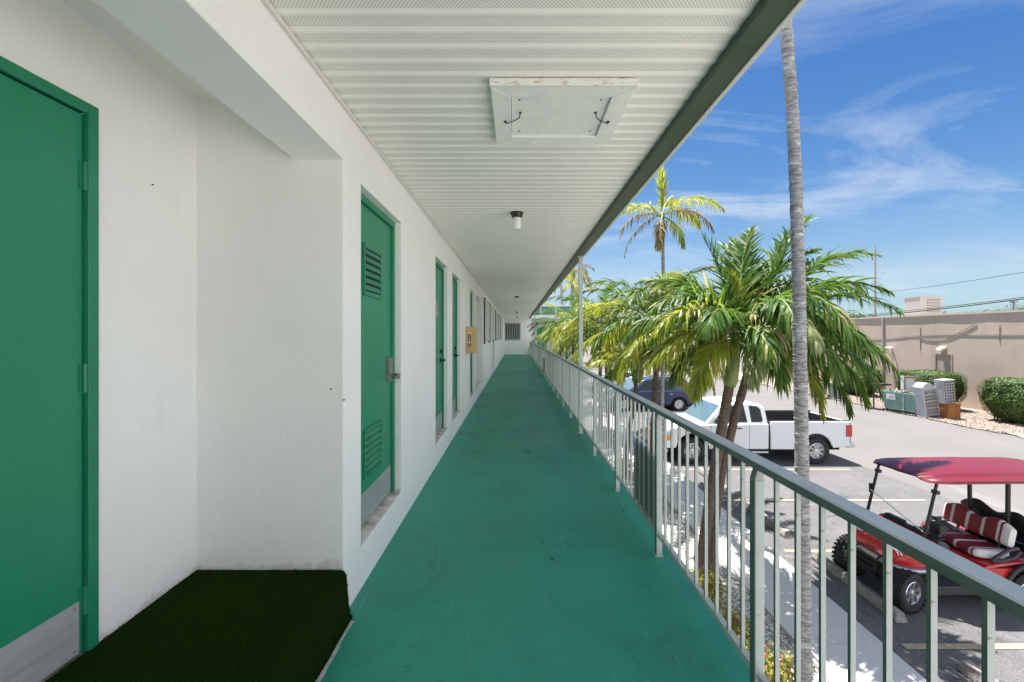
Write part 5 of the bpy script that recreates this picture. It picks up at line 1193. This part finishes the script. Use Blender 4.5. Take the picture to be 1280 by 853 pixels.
# cable tubes modelled on the wall in place of the wires' cast shadows
b = MB(WO); P = []
for i in range(41): y_ = 16+24*i/40; P.append((XF-.025, y_, 4.02+.06*math.sin(y_*.8)+.10*math.sin(y_*.31+1)-.02*(y_-22)))
b.tube(P, .014, 6); P = []
for i in range(21): t = i/20; P.append((XF-.03, 23.0+3.2*t, 4.75-1.0*math.sin(math.pi*t*.62+.1)-.0*t))
b.tube(P, .018, 6); b.build('cable_shadow_line', mat('cable_shadow_grey', (.22, .18, .16), .7), wh)
for y_, z0_, z1_ in ((26.2, 3.1, 4.45), (21.9, 3.7, 4.5)):
    b = MB(WO); b.tube([(XF-.02, y_, z1_), (XF-.02, y_+.02, z0_)], .02, 6); b.build('conduit', mat('conduit_paint', (.36, .29, .25), .7), wh)
# roof plant
b = MB((28.8, 30.5, HT)); b.box(28.0, 29.6, 30, 31.2, HT+.25, HT+1.5, 0); b.box(27.96, 29.64, 29.96, 31.24, HT+1.5, HT+1.55, 0); b.box(28.2, 28.4, 30.1, 31, HT, HT+.25, 1); b.box(29.2, 29.4, 30.1, 31, HT, HT+.25, 1)
for i in range(5): b.box(28.5, 29.4, 29.975, 29.998, HT+.45+i*.2, HT+.55+i*.2, 1)
b.box(29.66, 29.85, 30.3, 30.5, HT+.0, HT+1.1, 1)
tag(b.build('rooftop_air_unit', [mat('air_unit_metal', (.46, .44, .42), .5, .2), mat('air_unit_dark', (.30, .29, .28), .6)]), 'large beige grey air conditioning box on the flat roof of the beige building', 'air conditioner')
b = MB((25.0, 21.4, HT)); b.tube([(24.75, 21.5, HT+.11), (24.75, 21.5, HT+.55)], .05, 8); b.box(24.66, 24.84, 21.4, 21.6, HT+.48, HT+.62)
tag(b.build('cable_bracket', m_metal), 'short metal bracket on the roof edge holding the thick cables', 'bracket')
def wire(pts, r, label, sag=.3):
    P = []; pts = [Vector(p) for p in pts]
    for a, c in zip(pts[:-1], pts[1:]):
        for i in range(20): t = i/20; p = a.lerp(c, t); p.z -= sag*4*t*(1-t); P.append(p)
    P.append(pts[-1]); b = MB(tuple(pts[0])); b.tube(P, r, 6); return tag(b.build('utility_cable', m_black), label, 'cable')
wire([(24.60, 13, 6.45), (24.75, 21.5, 5.75), (24.6, 31, 5.30), (24.6, 44, 5.2)], .030, 'thick black utility cable running low along the roof edge of the beige building', sag=.06)
wire([(24.72, 13, 6.62), (24.80, 21.5, 5.83), (24.7, 31, 5.42), (24.7, 44, 5.3)], .018, 'thinner upper cable just above the thick one at the roof edge', sag=.05)
wire([(49.8, 60, 9.8), (34.5, 24, 8.6), (30, 12, 8.3)], .022, 'thin single wire crossing the sky above the rooftop air unit', sag=.25)
# utility pole
PO = (49.8, 60, 0)
pl = empty('utility_pole', PO, 'grey utility pole with three crossarms on one side rising behind the palm fronds', 'pole')
b = MB(PO); b.tube([(49.8, 60, 0), (49.8, 60, 16.4)], [.15, .10], 10); b.build('pole', mat('weathered_pole', (.38, .37, .36), .8), pl, smooth='auto')
for z in (15.05, 13.85, 12.6):
    b = MB(PO); b.tube([(49.8, 60, z), (51.0, 60, z)], [.07, .05], 6); b.lathe([(.05, 0), (.09, .05), (.05, .1), (.09, .15), (.04, .22)], (50.95, 60, z), 'z', 8); b.build('crossarm', mat('insulator_grey', (.42, .41, .40), .6), pl)

# ------------------------------------------------------------------ clutter by the road edge
m_sea = mat('seafoam_plastic', (.22, .37, .31), .55, col2=(.17, .30, .25), ns=3, stain=(.33, .46, .40), ss=4, slo=.6, shi=.75)
m_paper = mat('paper_sheet', (.66, .68, .70), .6); m_ink = mat('grey_ink', (.16, .19, .2), .6)
m_wood = mat('orange_wood', (.36, .15, .035), .55, col2=(.27, .105, .025), ns=4, stretch=(1, 1, .2)); m_woodp = mat('pale_wood', (.42, .26, .16), .7, col2=(.30, .17, .10), ns=5, stretch=(1, 1, .3))
bin_ = empty('tilt_cart', (19.80, 22.10, 0), 'seafoam green plastic cart on casters heaped with scrap, standing at the road edge', 'cart'); BO = (19.55, 22.15, 0)
bin_.rotation_euler.z = R(8)
b = MB()      # local: long side along y, facing -x
def tub(b, t, mi=0):
    x0, x1, y0, y1, z0, z1 = -.36, .40, -.88, .88, .16, 1.08
    lo = [(x0+.08, y0+.14, z0), (x1-.08, y0+.14, z0), (x1-.08, y1-.14, z0), (x0+.08, y1-.14, z0)]; hi = [(x0, y0, z1), (x1, y0, z1), (x1, y1, z1), (x0, y1, z1)]
    hi2 = [(x0+t, y0+t, z1), (x1-t, y0+t, z1), (x1-t, y1-t, z1), (x0+t, y1-t, z1)]; lo2 = [(x0+.08+t, y0+.14+t, z0+.3), (x1-.08-t, y0+.14+t, z0+.3), (x1-.08-t, y1-.14-t, z0+.3), (x0+.08+t, y1-.14-t, z0+.3)]
    b.add(lo+hi+hi2+lo2, [(0,3,2,1)]+[(i, (i+1) % 4, 4+(i+1) % 4, 4+i) for i in range(4)]+[(4+i, 4+(i+1) % 4, 8+(i+1) % 4, 8+i) for i in range(4)]+[(8+i, 8+(i+1) % 4, 12+(i+1) % 4, 12+i) for i in range(4)]+[(12,13,14,15)], mi)
tub(b, .035); b.box(-.39, .43, -.91, .91, 1.03, 1.075) if False else None
b.build('tub', m_sea, bin_, bevel=.02)
b = MB(); 
for (x0, x1, y0, y1) in ((-.40, -.365, -.92, .92), (.402, .43, -.92, .92), (-.364, .401, -.92, -.884), (-.364, .401, .884, .92)): b.box(x0, x1, y0, y1, 1.02, 1.09)
b.build('rim', m_sea, bin_, bevel=.008)
b = MB(); b.box(-.375, -.350, -.30, -.24, .2, 1.02); b.build('side_rib', mat('pale_seafoam', (.36, .48, .42), .6), bin_)
for x in (-.24, .26):
    for y in (-.66, .66):
        b = MB(); b.lathe([(.07, -.02), (.07, .02)], (x, y, .07), 'y', 14); b.box(x-.03, x+.03, y-.03, y+.03, .12, .16); b.build('caster', m_black, bin_)
b = MB(); b.add([(-.382, .10, .68), (-.382, .58, .68), (-.392, .58, 1.0), (-.392, .10, 1.0)], [(0,1,2,3)], 0)
for i in range(3): b.add([(-.388-.002*i, .15, .90-.08*i), (-.388-.002*i, .15+.36*random.uniform(.6, 1), .90-.08*i), (-.390-.002*i, .15+.36*.8, .93-.08*i), (-.390-.002*i, .15, .93-.08*i)], [(0,1,2,3)], 1)
b.build('paper_notice', [m_paper, m_ink], bin_, fixn=False)
sc_ = random.Random(5)
for i in range(6):
    b = MB(); y = 22.10+(-.6+i*.24); x = 19.80+sc_.uniform(-.15, .15); z = 1.02
    k = sc_.choice(['b', 't', 'b']); 
    if k == 't': b.tube([(x-.3, y-.1, z), (x+.1, y+.25, z+.16), (x+.3, y+.4, z+.12)], .03, 8)
    else:
        s = sc_.uniform(.12, .22); b.add([(x-s, y-s, z-.1), (x+s, y-s, z-.08), (x+s*.8, y+s, z-.1), (x-s, y+s*.9, z-.1), (x-s*.9, y-s*.8, z+.08), (x+s, y-s, z+.16), (x+s*.7, y+s, z+.10), (x-s, y+s*.8, z+.14)], [(0,3,2,1), (4,5,6,7), (0,1,5,4), (1,2,6,5), (2,3,7,6), (3,0,4,7)])
    tag(b.build('scrap_piece', [mat('scrap_%d' % i, sc_.choice([(.30, .26, .22), (.12, .11, .10), (.42, .36, .30), (.05, .05, .05)]), .7)], bevel=.02), 'piece of scrap heaped in the seafoam cart, '+['nearest the camera', 'second from the near end', 'just before the middle', 'just past the middle', 'second from the far end', 'at the far end'][i], 'scrap', 'scrap in the seafoam cart')
# grey slatted rack unit leaning back
un = empty('slatted_unit', (20.02, 21.0, .03), 'white sided metal unit with grey slats leaning next to the seafoam cart', 'shelf unit'); un.rotation_euler = (0, R(-8), R(-4))
b = MB(); b.box(-.34, -.27, -.28, .30, .02, 1.5, 0); b.box(.27, .33, -.28, .30, .02, 1.46, 0); b.box(-.269, .269, .24, .30, .02, 1.5, 0); b.box(-.36, .36, -.34, .34, 0, .02, 0)
b.build('side_panel', mat('scuffed_white_metal', (.48, .49, .51), .5, col2=(.40, .40, .42), ns=4), un, bevel=.008)
b = MB(); b.lathe([(.25, -.28), (.25, .28)], (-.02, .01, 1.44), 'y', 20); b.build('rounded_top', mat('dull_panel', (.42, .43, .45), .6), un, smooth='auto')
for i in range(8):
    b = MB(); b.box(-.268, .268, -.27, .235, .10+i*.16, .135+i*.16); b.box(-.268, .268, -.275, -.255, .14+i*.16, .235+i*.16); b.build('slat', mat('slat_grey_%d' % (i % 2), (.25, .235, .23) if i % 2 else (.32, .30, .29), .6), un)
# orange box with crate
ob = MB((20.55, 20.6, 0)); ob.box(20.28, 20.86, 20.3, 20.85, .03, .74, 0); ob.box(20.25, 20.89, 20.27, 20.88, .74, .78, 0); ob.box(20.33, 20.81, 20.288, 20.299, .10, .68, 0)
tag(ob.build('wooden_box', m_wood, bevel=.008), 'orange brown wooden box standing on the gravel verge', 'box')
gc = MB((20.42, 20.6, .78)); 
for k, x in enumerate((20.19, 20.31, 20.43, 20.55, 20.67)): gc.box(x-.012, x+.012, 20.36, 20.39, .79, 1.86, 0)
for i in range(9): gc.box(20.18, 20.68, 20.355, 20.385, .80+i*.13, .83+i*.13, 0)
gc.box(20.19, 20.67, 20.55, 20.57, .79, 1.84, 1); gc.box(20.67, 20.71, 20.36, 20.80, .79, 1.75, 2); gc.box(20.15, 20.71, 20.33, 20.80, 1.86, 1.90, 0); gc.box(20.17, 20.185, 20.40, 20.80, .79, 1.86, 0)
go = gc.build('drawer_grid', [mat('white_grid', (.45, .45, .46), .5), mat('grid_back', (.26, .28, .33), .6), m_woodp]); tag(go, 'white gridded rack standing on top of the orange brown box', 'rack'); go.rotation_euler.y = R(-5)
# garment rack
gr = MB((20.6, 21.6, .03)); rx0, rx1 = 20.1, 21.35
for x in (rx0, rx1): gr.tube([(x, 21.75, .1), (x, 21.75, 1.98)], .022, 8); gr.tube([(x, 21.4, .10), (x, 22.05, .10)], .022, 8)
gr.tube([(rx0, 21.75, 1.98), (rx1, 21.75, 1.98)], .022, 8); gr.tube([(rx0, 21.75, 1.05), (rx1, 21.75, 1.05)], .018, 8); gr.tube([(rx0, 21.75, .10), (rx1, 21.75, .10)], .018, 8)
for x in (rx0, rx1):
    for y in (21.4, 22.05): gr.lathe([(.05, -.015), (.05, .015)], (x, y, .08), 'y', 12)
tag(gr.build('garment_rack', m_metal, smooth='auto'), 'bare metal tube rack on wheels in front of the middle hedge', 'rack')
wb = MB((20.3, 22.6, .03)); wb.box(20.15, 20.80, 22.5, 22.62, .04, 1.86, 0); wb.box(20.12, 20.16, 22.48, 22.65, .04, 1.88, 1); wb.box(20.25, 20.7, 22.487, 22.499, 1.1, 1.75, 1)
tag(wb.build('wood_board', [m_woodp, m_paper], bevel=.006), 'upright reddish wooden panel behind the seafoam cart', 'panel')
st = MB((19.2, 23.4, 0)); st.tube([(19.25, 23.3, .03), (19.25, 23.3, 1.3)], .035, 10); st.tube([(18.95, 23.3, .04), (19.6, 23.3, .04)], .03, 8); st.tube([(19.25, 22.95, .04), (19.25, 23.65, .04)], .03, 8); st.box(19.18, 20.2, 23.27, 23.33, 1.28, 1.36)
st.box(19.2, 19.9, 23.1, 23.5, 1.36, 1.40); tag(st.build('metal_stand', m_trim), 'black metal stand with a flat top at the far end of the seafoam cart', 'stand')
# wheelie bins
def wbin(x, y, m_, lab):
    r = empty('wheelie_bin', (x, y, 0), lab, 'bin'); b = MB()
    lo = [(-.22, -.24, .06), (.22, -.24, .06), (.22, .22, .06), (-.22, .22, .06)]; hi = [(-.29, -.32, .98), (.29, -.32, .98), (.29, .32, .98), (-.29, .32, .98)]
    b.add(lo+hi, [(0,3,2,1), (4,5,6,7)]+[(i, (i+1) % 4, 4+(i+1) % 4, 4+i) for i in range(4)]); b.build('bin_body', m_, r, bevel=.03)
    b = MB(); b.box(-.31, .31, -.34, .34, .98, 1.03); b.box(-.25, .25, .34, .40, .96, 1.0); b.build('lid', m_, r, bevel=.02)
    for s in (-1, 1):
        b = MB(); b.lathe([(.11, -.03), (.11, .03)], (s*.24, .24, .11), 'x', 16); b.build('wheel', m_black, r)
    return r
wbin(19.15, 27.4, m_sea, 'seafoam green wheelie bin at the road edge, half behind hanging fronds'); wbin(19.9, 27.0, mat('grey_bin', (.34, .35, .36), .6), 'pale grey wheelie bin right of the seafoam wheelie bin')
# ------------------------------------------------------------------ far wing of the motel
G = (3, 35, 0); wg = empty('motel_wing', G, 'far wing of the motel with green door and green roof panels behind the palms', 'building')
b = MB(G); wallgrid(b, 35.0, 1.10, 5.0, 0, 5.3, [(1.62, 2.46, 2.5, 4.63, .08)], .08, axis='y', sgn=1); b.quad((5.0, 35, 0), (5.0, 47, 0), (5.0, 47, 5.3), (5.0, 35, 5.3)); b.build('wall', m_wingw, wg, merge=True)
b = MB(G); b.box(1.63, 2.45, 35.04, 35.07, 2.5, 4.62); b.build('door', m_door, wg)
b = MB(G); b.box(1.11, 5.0, 33.6, 34.999, 2.33, 2.5); b.build('walkway_floor', m_edge, wg)
b = MB(G); b.box(1.05, 5.1, 33.7, 34.3, 5.31, 5.56); b.build('roof_edge', mat('white_roof_edge', (.75, .75, .73), .5), wg)
b = MB(G); b.box(1.1, 5.0, 34.4, 34.5, 5.56, 6.25); b.build('roof_panel', m_wingg, wg)
b = MB(G); b.box(-6, 5.0, 34.5, 47, 5.3, 6.24); b.box(-6.2, 5.3, 34.2, 47.2, 6.26, 6.36); b.build('roof', mat('wing_roof', (.66, .67, .68), .6), wg)
for x in (1.9, 3.1, 4.3):
    b = MB(G); b.box(x-.05, x+.05, 34.33, 34.39, 5.57, 6.25); b.build('roof_post', m_railw, wg)
b = MB(G); b.box(1.15, 5.0, 33.68, 33.72, 3.5, 3.55); b.box(1.15, 5.0, 33.68, 33.72, 2.6, 2.64); b.build('railing', m_railw, wg)
for i in range(28):
    b = MB(G); x = 1.2+i*.135; b.box(x-.012, x+.012, 33.69, 33.71, 2.641, 3.499); b.build('picket', m_railw, wg)
b = MB(G); b.box(4.88, 4.98, 33.7, 33.8, 0, 5.3); b.box(2.9, 3.0, 33.7, 33.8, 0, 5.3); b.build('column', m_railw, wg)
